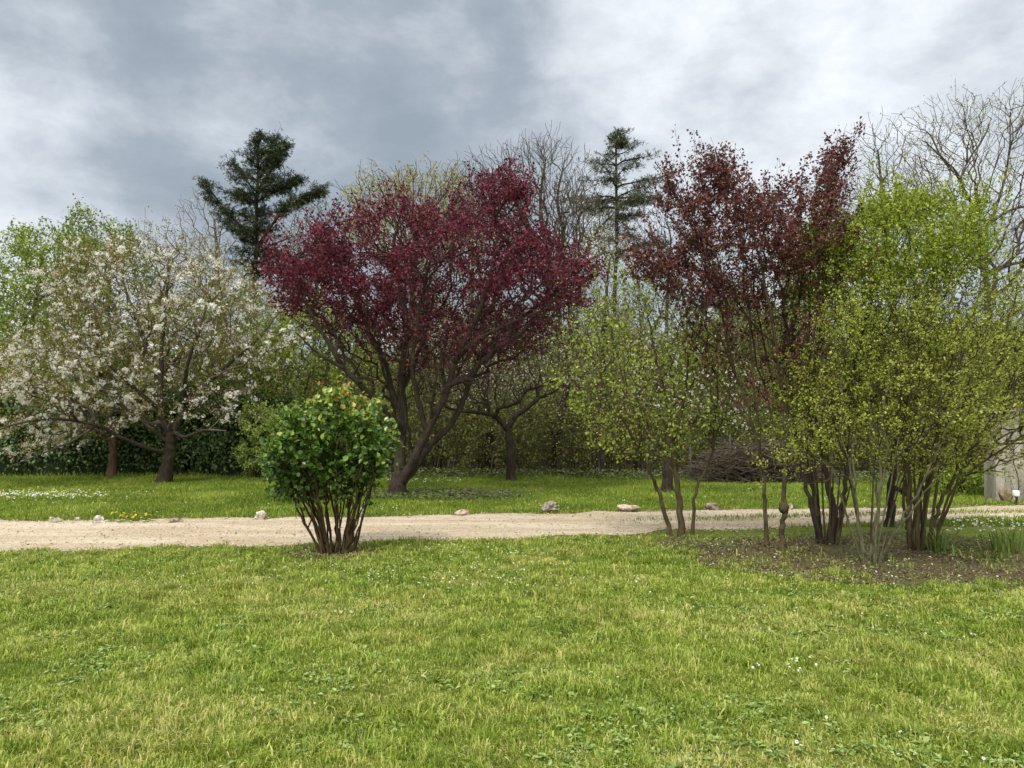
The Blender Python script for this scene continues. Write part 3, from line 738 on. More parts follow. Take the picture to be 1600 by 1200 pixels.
# ------------------------------------------------------------------ hero trees
# purple plum
plant('purple_plum_tree','large plum tree with a broad deep-purple crown, in the middle of the far lawn','tree',(622,774),[
 (38,26,[(621,774,0),(624,735,0),(626,700,.05)]),
 (30,9,[(626,700,.05),(629,657,.1),(625,596,.2),(631,540,.2),(629,484,.3),(615,420,.3),(610,360,.3)]),
 (17,6,[(627,680,.05),(619,657,-.2),(587,619,-.6),(554,582,-.9),(535,549,-1.1),(510,505,-1.2),(480,450,-1.2)]),
 (13,5,[(622,640,0),(605,600,.5),(585,545,.8),(555,500,1.1),(530,440,1.2)]),
 (24,8,[(624,760,0),(638,735,-.1),(655,705,-.2),(676,661,-.3),(699,615,-.4),(713,568,-.5),(736,521,-.5),(757,470,-.5),(775,400,-.4),(775,340,-.3)]),
 (19,6,[(636,748,0),(655,715,.2),(675,690,.3),(702,664,.4),(722,624,.5),(738,577,.6),(775,521,.8),(820,484,.9),(870,445,1.0),(905,425,1)]),
 (13,5,[(668,675,-.3),(658,624,-.5),(652,587,-.7),(655,530,-.8),(665,480,-.9),(680,420,-1)]),
 (12,5,[(625,610,.2),(645,560,.5),(660,500,.9),(670,430,1.2)]),
 (12,4,[(713,568,-.5),(740,545,-1.0),(790,520,-1.3),(840,500,-1.4)]),
 (10,4,[(699,615,-.4),(690,560,.2),(700,500,.6),(720,440,.9)]),
 (9,3,[(560,585,-.9),(520,560,-1.2),(490,530,-1.4)]),
 (6,3,[(590,620,-.6),(540,612,-.9),(500,590,-1.1)]),(8,3,[(626,680,0),(612,640,.3),(600,590,.5),(590,530,.7)]),(8,3,[(645,715,0),(640,660,-.4),(632,600,-.7),(640,540,-.9)]),(7,3,[(676,661,-.3),(685,600,-.8),(700,550,-1.0),(705,490,-1.2)]),(7,3,[(690,630,-.4),(705,600,.2),(730,550,.4),(760,520,.5)]),(6,3,[(722,624,.5),(735,590,.9),(750,550,1.2),(800,510,1.4)])],
 [dict(poly=[(434,425),(452,395),(475,378),(508,368),(520,332),(545,350),(558,325),(580,330),(600,302),(625,300),(650,315),(690,340),(712,335),(714,300),(730,288),(745,305),(760,283),(785,280),(805,298),(825,315),(830,350),(845,375),(880,388),(905,408),(942,425),(938,458),(905,470),(880,500),(830,510),(760,500),(700,510),(640,500),(580,505),(530,505),(490,495),(455,475),(436,452)],D=2.9,n=4600,K=480,sig=.16,leaf=.9),
  dict(poly=[(480,495),(560,500),(700,505),(860,500),(840,545),(780,560),(720,560),(650,570),(590,540),(510,520)],D=2.6,n=2200,K=300,sig=.22,leaf=.24),
  dict(poly=[(480,500),(560,600),(640,660),(700,640),(830,540),(870,500)],D=2.2,n=900,K=200,sig=.22,leaf=0)],
 [('plum_leaf',KITE,.064,8.5,.2,.055,dict(clump=.7))],wk=.72,bark='bark_plum',twig='twig_dark',seed=11,shoots=(520,.42,.4,1.1),tip=.0058,p=2.25,bf=.30,rmax=.02,zattach=640)

# cherry with big white flowers
plant('white_cherry_tree','spreading cherry tree covered in white blossom, leaning dark trunk on the left lawn','tree',(258,754),[
 (28,24,[(258,754,0),(264,725,0),(268,700,0),(267,680,0)]),
 (9,4,[(264,706,0),(243,701,-.2),(210,683,-.6),(182,664,-.9),(130,655,-1.2),(80,662,-1.4),(20,690,-1.6)]),
 (10,4,[(264,690,0),(235,678,.4),(190,650,.8),(120,610,1.2),(40,560,1.4)]),
 (15,4,[(267,680,0),(252,650,0),(248,603,.1),(246,533,.2),(252,450,.2),(254,400,.2)]),
 (14,4,[(267,680,0),(278,650,.3),(302,610,.5),(336,570,.7),(380,530,.8),(420,480,.8)]),
 (9,4,[(272,675,0),(300,682,-.4),(340,672,-.8),(380,672,-1.1)]),
 (9,3,[(250,640,0),(215,600,-.5),(165,545,-.9),(110,500,-1)]),
 (9,3,[(284,640,.2),(300,580,-.4),(330,510,-.7),(350,440,-.8)]),
 (9,3,[(248,600,0),(210,540,.6),(170,460,.9),(150,400,1)]),
 (5,2,[(182,664,-.9),(150,690,-1.2),(100,715,-1.6),(80,725,-1.7)])],
 [dict(poly=[(-20,640),(5,600),(20,540),(60,515),(60,470),(100,400),(160,385),(230,372),(300,385),(360,410),(420,450),(465,500),(460,540),(430,580),(395,610),(400,650),(350,665),(280,668),(230,650),(170,680),(100,700),(20,715),(-30,690)],D=3.2,n=4200,K=560,sig=.14,leaf=.52),
  dict(poly=[(-20,640),(30,530),(120,510),(220,560),(260,640),(170,670),(40,700)],D=2.6,n=1300,K=190,sig=.12,leaf=1.6)],
 [('blossom',FLOWER,.066,2.6,.1,.03,dict(clump=.20)),('blossom_warm',KITE,.05,.7,.1,.05,dict(clump=.3)),('bronze_leaf',KITE,.05,2.4,.3,.05),('green_leaf',KITE,.055,2.2,.3,.05)],bark='bark_dark',twig='twig_grey',seed=21,wk=.75,shoots=(260,.5,.1,1.2),tip=.0042,p=2.2,bf=.28,rmax=.02,zattach=705)
# second cherry: brown trunk
plant('pink_cherry_tree','cherry tree with fine pinkish blossom and a brown trunk, behind the white one','tree',(177,746),[
 (17,14,[(177,746,0),(178,715,0),(178,690,0)]),
 (10,3,[(178,690,0),(165,640,.1),(150,570,.1),(140,480,.2),(135,410,.2)]),
 (10,3,[(178,690,0),(195,630,.2),(215,560,.2),(240,470,.2),(260,400,.2)]),
 (8,3,[(180,680,0),(160,670,-.4),(120,640,-.8),(80,600,-1)]),
 (7,3,[(195,630,.2),(250,570,.5),(310,490,.8),(340,420,.8)])],
 [dict(poly=[(70,480),(105,395),(150,365),(200,360),(250,350),(300,365),(350,400),(400,440),(420,500),(380,560),(280,600),(150,590),(80,560)],D=2.2,n=3000,K=380,sig=.2,leaf=1)],
 [('blossom_warm',FLOWER,.045,1.1,.1,.05,dict(clump=.5)),('bronze_leaf',KITE,.055,2.4,.2,.05),('green_leaf',KITE,.06,1.0,.2,.05)],bark='bark_brown',twig='twig_grey',seed=22,tip=.0045,p=2.2,bf=.3,rmax=.02,zattach=680)

# forked little tree
plant('forked_tree','small almost leafless dark tree, its short straight trunk forking in two','tree',(799,751),[
 (17,15,[(799,751,0),(798,715,0),(794,672,0)]),
 (12,5,[(794,672,0),(783,659,-.1),(769,648,-.2),(745,644,-.4),(717,642,-.6),(700,636,-.8)]),
 (10,4,[(772,651,-.2),(763,635,0),(758,615,.2),(762,587,.4),(760,555,.5)]),
 (8,4,[(774,650,-.2),(780,638,-.3),(795,634,-.4),(811,628,-.5),(820,613,-.5),(843,605,-.6),(870,595,-.7)]),
 (13,7,[(795,668,0),(801,655,.1),(811,646,.2),(834,629,.3),(845,620,.4)]),
 (7,3,[(842,622,.4),(838,600,.4),(829,577,.5),(822,545,.5)]),
 (6,3,[(845,620,.4),(857,616,.3),(880,603,.2),(900,585,.1)]),
 (4,2,[(787,636,-.4),(789,622,-.4),(792,605,-.3)])],
 [dict(poly=[(690,625),(700,580),(740,540),(800,520),(860,530),(905,570),(905,600),(860,610),(800,618),(750,628),(710,640)],D=1.8,n=1500,K=260,sig=.18,leaf=1)],
 [('blossom',FLOWER,.055,.35,.1,.04),('pale_bud',KITE,.04,.5,.2,.04),('copper_leaf',KITE,.045,.4,.2,.04)],bark='bark_dark',twig='twig_dark',seed=31,tip=.0045,bf=.25,rmax=.02,zattach=655)
# tree behind the lilac
plant('leaning_blossom_tree','dark crooked tree with a few white flowers, behind the lilac','tree',(1040,769),[
 (20,15,[(1040,769,0),(1042,735,0),(1045,695,0),(1044,665,0)]),
 (14,9,[(1045,680,0),(1060,664,-.2),(1082,655,-.3),(1106,643,-.4)]),
 (8,3,[(1106,643,-.4),(1125,625,-.4),(1150,600,-.4)]),
 (8,3,[(1106,643,-.4),(1140,645,-.5),(1180,640,-.6)]),
 (10,4,[(1044,665,0),(1036,640,.2),(1030,600,.3),(1020,550,.4)]),
 (7,3,[(1040,655,0),(1010,630,.2),(985,610,.3)])],
 [dict(poly=[(950,610),(1000,540),(1060,510),(1130,530),(1190,590),(1200,650),(1150,680),(1080,650),(1000,640)],D=1.6,n=1200,K=220,sig=.18,leaf=1)],
 [('blossom',FLOWER,.06,.6,.1,.04),('green_leaf',KITE,.05,1.2,.3,.04)],bark='bark_dark',twig='twig_dark',seed=32,tip=.0042,bf=.25,rmax=.02,zattach=690)

# lilac
plant('lilac_bush','open lilac bush with three slanting stems, yellow-green leaves and purple buds','bush',(1062,839),[
 (13,8,[(1064,840,0),(1061,800,0),(1056,755,0),(1052,700,0),(1049,650,.1)],dict(ground=1)),
 (8,3,[(1049,650,.1),(1040,600,.2),(1030,550,.3),(1020,490,.3)]),
 (7,3,[(1052,690,0),(1060,640,-.2),(1068,580,-.3),(1075,520,-.3)]),
 (9,5,[(1049,838,.1),(1040,800,.1),(1028,765,.1),(1012,734,0),(990,690,-.1)],dict(ground=1)),
 (5,2,[(990,690,-.1),(960,640,-.3),(930,580,-.4),(912,520,-.4)]),
 (5,2,[(1005,720,0),(975,700,.3),(940,670,.5),(910,640,.5)]),
 (5,2,[(1000,705,0),(990,640,.2),(970,560,.3),(955,480,.3)]),
 (7,4,[(1077,838,0),(1082,795,0),(1088,763,0),(1111,717,.1),(1119,664,.1)],dict(ground=1)),
 (4,2,[(1119,664,.1),(1128,610,.2),(1120,550,.2)]),
 (4,2,[(1114,700,.1),(1135,660,.3),(1150,620,.3)]),
 (6,2,[(1056,745,0),(1030,700,.3),(1000,640,.5),(975,590,.6)])],
 [dict(poly=[(878,560),(890,500),(930,470),(945,430),(985,415),(1030,440),(1075,470),(1120,530),(1150,590),(1155,640),(1110,660),(1060,690),(1010,700),(960,720),(920,690),(885,630)],D=1.25,n=2000,K=330,sig=.10,leaf=1),
  dict(poly=[(900,640),(960,720),(1020,725),(1090,690),(1100,640),(990,640)],D=.8,n=300,K=70,sig=.1,leaf=.7)],
 [('lilac_leaf',OVAL,.042,2.6,.45,.02),('lilac_bud',OVAL,.055,.28,.1,.01,dict(rise=1.2,wid=.6))],bark='bark_lilac',seed=41,shoots=(110,.4,.8,1.0),tip=.0022,p=2.2,bf=.4,rmax=.012,maxseg=.2,thick=.008,zattach=750,split=.012,names=('stems','foliage'))

# copper plum
plant('copper_plum_tree','tall thin plum tree with coppery red leaves and a knot on its slender stem','tree',(1210,858),[
 (11,7,[(1217,858,0),(1220,825,0),(1223,795,0),(1226,717,0),(1228,647,0)],dict(ground=1)),
 (7,3,[(1228,647,0),(1233,559,0),(1233,472,.1),(1215,390,.2),(1180,320,.2),(1138,240,.2),(1130,215,.2)]),
 (6,3,[(1228,640,0),(1210,588,-.2),(1192,507,-.4),(1170,413,-.5),(1150,340,-.5)]),
 (6,2,[(1230,600,0),(1245,530,.2),(1268,442,.3),(1290,365,.3),(1290,310,.3),(1300,260,.2),(1330,200,.2)]),
 (5,2,[(1233,500,0),(1240,420,-.3),(1235,340,-.4),(1240,270,-.4)]),
 (8,5,[(1201,858,.15),(1199,800,.15),(1195,740,.15),(1176,653,.1),(1155,588,.1)],dict(ground=1)),
 (5,2,[(1155,588,.1),(1140,530,.1),(1132,472,.1),(1111,402,.2),(1085,326,.2),(1062,260,.2)]),
 (5,2,[(1155,588,.1),(1115,520,-.2),(1060,458,-.3),(1010,415,-.3)]),
 (4,2,[(1140,530,.1),(1150,460,.4),(1140,390,.5),(1120,310,.5)]),
 (4,2,[(1240,540,.2),(1275,480,-.2),(1310,410,-.3)]),
 (4,2,[(1233,559,0),(1200,500,.5),(1165,440,.7),(1100,380,.8)]),(4,2,[(1195,740,.15),(1170,600,-.2),(1160,480,-.3),(1155,380,-.3)]),(4,2,[(1226,717,0),(1205,600,.3),(1185,480,.4),(1175,360,.4)]),(4,2,[(1227,690,0),(1245,590,-.3),(1262,480,-.4),(1262,360,-.4)]),(4,2,[(1228,660,0),(1222,560,.5),(1205,440,.6),(1205,330,.6)]),(3.5,2,[(1180,670,.1),(1130,580,.4),(1085,500,.6),(1040,440,.6)])],
 [dict(poly=[(985,405),(1020,385),(1055,395),(1062,370),(1048,320),(1045,290),(1062,275),(1085,310),(1098,270),(1128,242),(1158,270),(1172,300),(1200,290),(1232,290),(1252,315),(1278,295),(1288,260),(1310,235),(1328,215),(1318,250),(1322,290),(1298,320),(1325,385),(1300,420),(1250,430),(1225,465),(1150,490),(1090,470),(1040,440),(990,425)],D=1.15,n=2700,K=420,sig=.085,leaf=1),
  dict(poly=[(1040,450),(1230,450),(1300,420),(1290,560),(1240,640),(1150,620),(1080,540)],D=.9,n=900,K=240,sig=.14,leaf=.38)],
 [('copper_leaf',KITE,.042,7.6,.2,.026,dict(clump=.7))],bark='bark_lilac',twig='twig_dark',seed=51,shoots=(420,.42,1.3,1.2),tip=.0022,p=2.2,bf=.42,rmax=.012,maxseg=.2,thick=.008,zattach=650,split=.011)
# knot on its stem
def knot():
    g=np.array([(1222-800)*G(1210,858)[1]/FPX,G(1210,858)[1],CAMH+(HOR-793)*G(1210,858)[1]/FPX]); v,f=ico(3)
    v=v*(1+.35*(vnoise(v[:,0]*2.2+5,v[:,2]*2.2+v[:,1],4)-.5))[:,None]*np.array([.065,.06,.075])
    return g,v,f
g_,v_,f_=knot()
tr=[o for o in scene.objects if o.name.startswith('copper_plum_tree')][0]
o=build('knot',[(v_+g_,f_,0,None,True)],['bark_lilac'],tr,tr.location)

def fan(seed,bx,by,n_,x0,x1,ytop,w0=3.5,w1=2,sp=14,dep=.5,mid=.45,bend=.55):
    r=np.random.default_rng(seed); L=[]
    for k in range(n_):
        t=(k+r.uniform(.1,.9))/n_; b=bx+sp*(t-.5)*2+r.normal()*1.5; tx=x0+(x1-x0)*t+r.normal()*8; yt=ytop+r.uniform(0,90); dy=r.uniform(-dep,dep)
        ym=by+(yt-by)*mid
        L.append((w0*r.uniform(.7,1.3),w1,[(b,by+r.uniform(-3,2),dy*.1),(b+(tx-b)*mid*bend+r.normal()*4,ym,dy*.5),(b+(tx-b)*.8+r.normal()*5,by+(yt-by)*.78,dy*.8),(tx,yt,dy)],dict(ground=1)))
    return L
# bright green tree with dark stems
plant('green_multi_stem_tree','tree with several thick dark stems and a bright fresh-green top','tree',(1292,851),[
 (19,11,[(1294,852,0),(1297,800,0),(1293,758,0),(1285,700,0),(1276,645,.1)],dict(ground=1)),
 (10,3,[(1276,645,.1),(1276,588,.1),(1290,500,.1),(1305,420,.2),(1315,350,.2)]),
 (12,8,[(1283,850,0),(1268,801,0),(1256,753,0),(1248,700,.1),(1243,640,.1)],dict(ground=1)),
 (7,3,[(1243,640,.1),(1245,560,.2),(1260,480,.2),(1270,400,.2)]),
 (13,8,[(1299,850,.05),(1312,792,0),(1319,753,0),(1322,687,0),(1325,620,0)],dict(ground=1)),
 (8,3,[(1325,620,0),(1345,540,0),(1375,450,.1),(1395,370,.1),(1390,300,.1)]),
 (8,3,[(1325,640,0),(1370,570,.3),(1420,480,.4),(1460,400,.4)]),
 (7,3,[(1285,690,0),(1310,600,-.3),(1340,490,-.4),(1350,400,-.4)]),
 (7,6,[(1283,848,.1),(1278,790,.1),(1270,740,.2),(1275,690,.3)],dict(ground=1)),
 (6,2,[(1275,690,.3),(1300,560,.5),(1330,450,.6),(1360,380,.6)])]+fan(9,1290,851,9,1225,1480,360,4,2.2,16,.7,bend=.45),
 [dict(poly=[(1240,400),(1255,370),(1290,335),(1320,345),(1345,322),(1372,320),(1385,282),(1398,318),(1430,325),(1445,305),(1480,322),(1508,350),(1515,400),(1500,440),(1440,462),(1380,468),(1300,470),(1250,440)],D=1.4,n=2600,K=260,sig=.13,leaf=1),
  dict(poly=[(1230,470),(1500,455),(1470,580),(1360,640),(1240,630)],D=1.2,n=1500,K=320,sig=.14,leaf=.4)],
 [('bright_leaf',KITE,.042,8,.3,.035)],bark='bark_plum',twig='bark_lilac',seed=61,shoots=(380,.42,.6,1.0),wk=.66,tip=.0025,p=2.25,bf=.42,rmax=.012,maxseg=.2,thick=.009,zattach=660,split=.013)

# pale-stemmed shrub
plant('pale_stemmed_shrub','airy shrub with a fan of pale green stems rising from the bare soil','shrub',(1357,880),[
 (7,4,[(1352,880,0),(1342,850,0),(1335,800,0),(1333,750,0),(1330,680,.1)],dict(ground=1)),
 (4,2,[(1330,680,.1),(1328,600,.2),(1335,520,.2),(1345,450,.2)]),
 (8,5,[(1356,881,-.05),(1360,840,-.05),(1364,780,-.1),(1367,720,-.1),(1372,650,-.1)],dict(ground=1)),
 (4,2,[(1372,650,-.1),(1385,560,-.1),(1405,470,-.1)]),
 (7,4,[(1362,880,0),(1385,845,0),(1402,800,-.1),(1414,770,-.2),(1440,700,-.3),(1480,620,-.3)],dict(ground=1)),
 (6,3,[(1350,880,0),(1337,850,.1),(1328,790,.2),(1315,730,.3),(1290,650,.4)],dict(ground=1)),
 (6,3,[(1360,878,.1),(1372,830,.1),(1380,770,.2),(1378,700,.3),(1390,600,.4),(1420,500,.4)],dict(ground=1)),
 (6,3,[(1364,880,0),(1395,840,.1),(1430,795,.1),(1470,745,.1),(1510,690,.1)],dict(ground=1)),
 (5,3,[(1348,880,-.1),(1340,830,-.3),(1345,770,-.4),(1350,700,-.5),(1345,620,-.6)],dict(ground=1)),
 (4,2,[(1335,770,0),(1300,740,-.3),(1250,745,-.6),(1215,750,-.7)]),
 (4,2,[(1330,690,.1),(1300,660,-.4),(1262,640,-.6)])]+fan(3,1357,880,7,1230,1540,480,3.5,1.8,12,.7,bend=.8),
 [dict(poly=[(1225,650),(1260,560),(1290,490),(1350,440),(1440,440),(1500,480),(1535,560),(1535,650),(1500,715),(1420,735),(1330,700),(1250,715),(1200,735),(1205,690)],D=1.2,n=3000,K=330,sig=.12,leaf=1)],
 [('olive_leaf',KITE,.031,5.2,.3,.018,dict(clump=.5))],bark='bark_pale',seed=71,wk=.7,shoots=(260,.4,.5,1.0),twig='twig_dark',tip=.0023,p=2.2,bf=.45,rmax=.01,maxseg=.18,thick=.006,zattach=740,split=.008,names=('stems','foliage'))
# right shrub
plant('right_hand_shrub','wide shrub with a tight cluster of stems, spreading to the right of the picture','shrub',(1436,860),[
 (10,6,[(1418,856,0),(1416,800,0),(1418,758,0),(1412,690,0),(1420,620,.1),(1430,520,.1)],dict(ground=1)),
 (9,5,[(1426,860,-.05),(1427,787,-.05),(1432,730,-.1),(1450,650,-.2),(1470,560,-.3),(1480,480,-.3)],dict(ground=1)),
 (9,5,[(1436,862,0),(1440,800,0),(1447,760,0),(1470,680,.1),(1500,590,.1),(1530,500,.1)],dict(ground=1)),
 (10,6,[(1444,860,0),(1450,828,0),(1463,792,0),(1477,764,0),(1510,700,-.1),(1560,620,-.2),(1610,560,-.2)],dict(ground=1)),
 (7,4,[(1430,860,.1),(1422,790,.2),(1436,710,.3),(1470,620,.5),(1500,540,.5)],dict(ground=1)),
 (7,4,[(1440,858,.1),(1455,790,.2),(1460,730,.3),(1520,640,.4),(1590,520,.5)],dict(ground=1)),
 (6,3,[(1440,858,-.1),(1446,800,-.3),(1465,740,-.5),(1530,680,-.8),(1600,650,-1)],dict(ground=1)),
 (6,3,[(1420,858,0),(1405,790,-.3),(1395,720,-.5),(1400,640,-.6)],dict(ground=1))]+fan(4,1434,860,9,1395,1600,480,5,2,14,.7),
 [dict(poly=[(1395,700),(1400,560),(1430,480),(1490,435),(1545,440),(1600,430),(1670,480),(1700,600),(1660,690),(1590,705),(1520,725),(1430,735)],D=1.3,n=3300,K=360,sig=.13,leaf=1)],
 [('olive_leaf',KITE,.032,5.2,.3,.018,dict(clump=.5))],bark='bark_lilac',seed=72,wk=.75,shoots=(260,.4,.5,1.0),twig='twig_dark',tip=.0023,p=2.2,bf=.45,rmax=.01,maxseg=.18,thick=.006,zattach=740,split=.008,names=('stems','foliage'))
# small dark tree behind them
plant('dark_stemmed_tree','small dark-trunked tree with a low drooping bough, between the two olive shrubs','tree',(1384,823),[
 (16,11,[(1385,823,0),(1388,790,0),(1392,745,0),(1398,690,0),(1405,640,0)],dict(ground=1)),
 (9,3,[(1405,640,0),(1420,560,.1),(1440,490,.2),(1450,440,.2)]),
 (9,5,[(1391,760,0),(1410,772,-.1),(1418,790,-.2),(1405,812,-.3),(1396,822,-.3)]),
 (8,3,[(1398,690,0),(1370,620,.2),(1350,560,.3),(1340,500,.3)]),
 (7,3,[(1405,650,0),(1450,600,.4),(1500,540,.6)])],
 [dict(poly=[(1300,600),(1320,500),(1400,440),(1480,440),(1560,520),(1540,640),(1440,680),(1340,660)],D=1.2,n=900,K=300,sig=.13,leaf=.8)],
 [('green_leaf',KITE,.04,2.6,.35,.02)],bark='bark_dark',seed=73,tip=.003,bf=.4,rmax=.012,maxseg=.25,thick=.01,zattach=700,split=.012)

# rose bush ------------------------------------------------------
def rose():
    r=np.random.default_rng(5); L=[]
    L.append((6,4,[(508,859,0),(485,823,-.1),(470,790,-.1),(462,765,-.1)],dict(ground=1)))
    L.append((4,3,[(486,826,-.1),(490,800,0),(492,770,0),(488,740,0)]))
    for k in range(36):
        t=(k+.5)/36; bx=507+44*t+r.normal()*2; tx=440+170*t+r.normal()*10; dy=r.uniform(-.45,.45); by=r.uniform(-.12,.12)
        my=r.uniform(770,790)
        L.append((r.uniform(3.5,7),r.uniform(2.2,3.2),[(bx,862+r.uniform(-2,2),by),(bx+(tx-bx)*.3,815,by+dy*.3),(bx+(tx-bx)*.62,my-20,by+dy*.7),(tx,r.uniform(690,735),dy),(tx+(tx-520)*.05,r.uniform(665,690),dy*1.1)],dict(ground=1)))
    L.append((3,2,[(600,700,-.2),(622,690,-.2),(626,665,-.2),(628,640,-.2)]))
    return L
plant('rose_bush','rounded glossy green rose bush on a sheaf of bare brown stems','bush',(526,864),rose(),
 [dict(poly=[(420,705),(424,688),(448,650),(472,626),(500,622),(540,612),(570,622),(592,642),(606,670),(612,700),(602,728),(588,748),(565,757),(520,752),(480,760),(452,780),(434,742)],D=.66,n=2200,K=130,sig=.085,leaf=1),dict(poly=[(460,740),(590,740),(575,790),(540,780),(500,785),(470,800)],D=.5,n=140,K=40,sig=.05,leaf=.6)],
 [('rose_leaf',OVAL,.066,3.2,.75,.016,dict(top=.75,wid=1.05))],bark='bark_rose',seed=81,shoots=(150,.13,.6,1.0),wk=.68,tip=.0026,p=2.2,bf=.4,rmax=.008,maxseg=.15,thick=.006,zattach=765,split=.006,names=('stems','foliage'))

# dark shrub behind the rose and the light clipped one
def blobshrub(name,label,cat,base,poly,n_,leaf,Y=None,D=.8,size=.05,k=6,seed=1,twig='twig_dark',stem=8,bf=.4,group=None,sig=.08):
    pl=np.array(poly); cx=pl[:,0].mean(); top=pl[:,1].min(); r=np.random.default_rng(seed)
    L=[(stem,stem*.6,[(base[0],base[1],0),(base[0]*.6+cx*.4,(base[1]*.6+top*.4),0)],dict(ground=1))]
    for q in range(5): L.append((stem*.6,stem*.3,[(base[0]+r.normal()*4,base[1],r.normal()*.1),(cx+(q-2)*(pl[:,0].max()-pl[:,0].min())*.12,base[1]*.4+top*.6,r.uniform(-.5,.5)*D)],dict(ground=1)))
    return plant(name,label,cat,base,L,[dict(poly=poly,D=D,n=n_,K=n_//7,sig=sig,leaf=1)],[(leaf,KITE,size,k,.3,.03)],bark='bark_dark',twig=twig,seed=seed,Y=Y,tip=.003,bf=bf,rmax=.02,maxseg=.3,names=('stems','foliage'),group=group)
blobshrub('evergreen_shrub','small dark evergreen shrub on the far lawn, hidden behind the rose bush','shrub',(452,784),[(418,700),(440,670),(480,670),(496,700),(492,775),(470,784),(435,782),(420,750)],700,'hedge_leaf',D=.6,size=.055,k=9,seed=91)
blobshrub('clipped_shrub','light green clipped shrub left of and behind the rose bush','shrub',(412,746),[(378,740),(376,660),(384,638),(420,630),(455,634),(470,660),(470,740)],1100,'light_hedge',D=1.0,size=.075,k=9,seed=92)

# ------------------------------------------------------------------ left hedge
def hedge(name,label,x0,x1,y0,depth,hgt,leaf,n_,seed,group=None):
    r=np.random.default_rng(seed); nx=int((x1-x0)/.22)+1; nt=22
    # lumpy solid core, coloured dark to stand in for the shaded inside
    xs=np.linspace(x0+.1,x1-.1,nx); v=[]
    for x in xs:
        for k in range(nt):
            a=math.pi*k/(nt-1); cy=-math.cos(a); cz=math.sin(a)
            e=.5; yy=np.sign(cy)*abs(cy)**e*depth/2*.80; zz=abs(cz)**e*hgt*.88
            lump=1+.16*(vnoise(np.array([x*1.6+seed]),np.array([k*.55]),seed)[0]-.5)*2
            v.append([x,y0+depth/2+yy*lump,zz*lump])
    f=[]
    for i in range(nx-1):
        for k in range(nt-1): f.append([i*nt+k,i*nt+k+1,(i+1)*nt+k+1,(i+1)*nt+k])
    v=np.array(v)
    root=empty(name,((x0+x1)/2,y0+depth/2,0)); tag(root,label,'hedge',group)
    build('branches',[(v,np.array(f),0,r.random(len(f)),True)],['hedge_inner_shade'],root,root.location)  # solid filler added in place of branches, interior shade put into its colour
    xx=r.uniform(x0,x1,n_); a=np.where(r.random(n_)<.75,r.uniform(0,1.9,n_),r.uniform(1.9,3.14,n_)); cy=-np.cos(a); cz=np.sin(a)
    lump=1+.2*(vnoise(xx*1.6+seed,a/math.pi*(nt-1)*.55,seed)-.5)*2+.14*(fbm(xx*5,a*4,seed+3)-.5)*2
    yy=np.sign(cy)*abs(cy)**.5*depth/2*.95*lump; zz=abs(cz)**.5*hgt*lump
    p=np.stack([xx,y0+depth/2+yy,zz],1)+r.normal(size=(n_,3))*np.array([.06,.09,.09]); p[:,2]=np.maximum(p[:,2],.02)
    out=np.stack([r.normal(size=n_)*.7,cy*.9,cz*.9+.25],1)+unit(r,n_)*.6
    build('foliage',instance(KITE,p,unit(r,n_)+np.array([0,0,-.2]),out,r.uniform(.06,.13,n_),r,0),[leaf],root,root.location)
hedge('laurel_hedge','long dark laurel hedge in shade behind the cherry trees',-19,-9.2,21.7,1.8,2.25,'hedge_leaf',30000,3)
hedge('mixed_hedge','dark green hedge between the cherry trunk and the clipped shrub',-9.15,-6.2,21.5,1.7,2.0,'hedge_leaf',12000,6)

# ------------------------------------------------------------------ trees behind the left hedge
def backtree(name,label,base_px,Y,trunk,poly,n_,leaves,D=2.5,seed=1,bark='bark_grey',twig='twig_grey',w=12,tip=.006,bf=.35,K=None,sig=.25,limbs=(),rmax=.025,leaf=1,extra=(),split=.035,jit=.1,p=2.3,maxseg=.5,shoots=None):
    L=[(w,w*.35,[(q[0],q[1],(q[2] if len(q)>2 else 0)) for q in trunk])]+list(limbs)
    return plant(name,label,'tree',(base_px,655+CAMH*FPX/Y),L,[dict(poly=poly,D=D,n=n_,K=K if K is not None else n_//9,sig=sig,leaf=leaf)]+list(extra),leaves,bark=bark,twig=twig,seed=seed,Y=Y,tip=tip,bf=bf,rmax=rmax,maxseg=maxseg,split=split,thick=.03,zattach=700,jit=jit,p=p,shoots=shoots,wk=1.15)
backtree('leafy_tree','yellow-green leafy tree at the far left edge, above the hedge',40,27,[(40,728),(42,600),(50,480),(60,400)],[(-120,430),(-40,400),(20,375),(45,352),(70,360),(100,352),(130,380),(135,460),(120,560),(100,640),(-120,640)],3000,[('yellow_green',KITE,.11,5,.35,.09)],seed=101,shoots=(260,.55,.6,1),bf=.4,tip=.005)
backtree('leafy_tree','green tree with thin upright shoots behind the pink cherry crown',170,26,[(170,730),(168,600),(165,480),(170,380)],[(100,420),(110,370),(128,345),(150,360),(168,342),(185,375),(215,370),(235,420),(260,480),(270,560),(250,650),(110,650)],2600,[('green_leaf',KITE,.10,4.5,.35,.09)],seed=102,shoots=(260,.55,.9,1),bf=.45,tip=.005)
backtree('leafy_tree','green tree behind the right half of the white cherry',350,25,[(350,735),(350,640),(345,560),(350,500)],[(240,640),(250,540),(290,480),(350,455),(420,470),(450,520),(450,650)],2400,[('green_leaf',KITE,.10,4.5,.35,.08)],seed=103,shoots=(120,.8,.8,1))
backtree('leafy_tree','bushy mid-green tree between the white cherry and the purple plum',500,25,[(500,735),(502,660),(510,590),(515,520)],[(405,650),(415,560),(440,490),(490,470),(540,490),(590,540),(620,600),(610,700),(560,725),(470,720),(440,660)],2800,[('yellow_green',KITE,.10,4.5,.35,.08)],seed=104,shoots=(160,.7,.7,1))
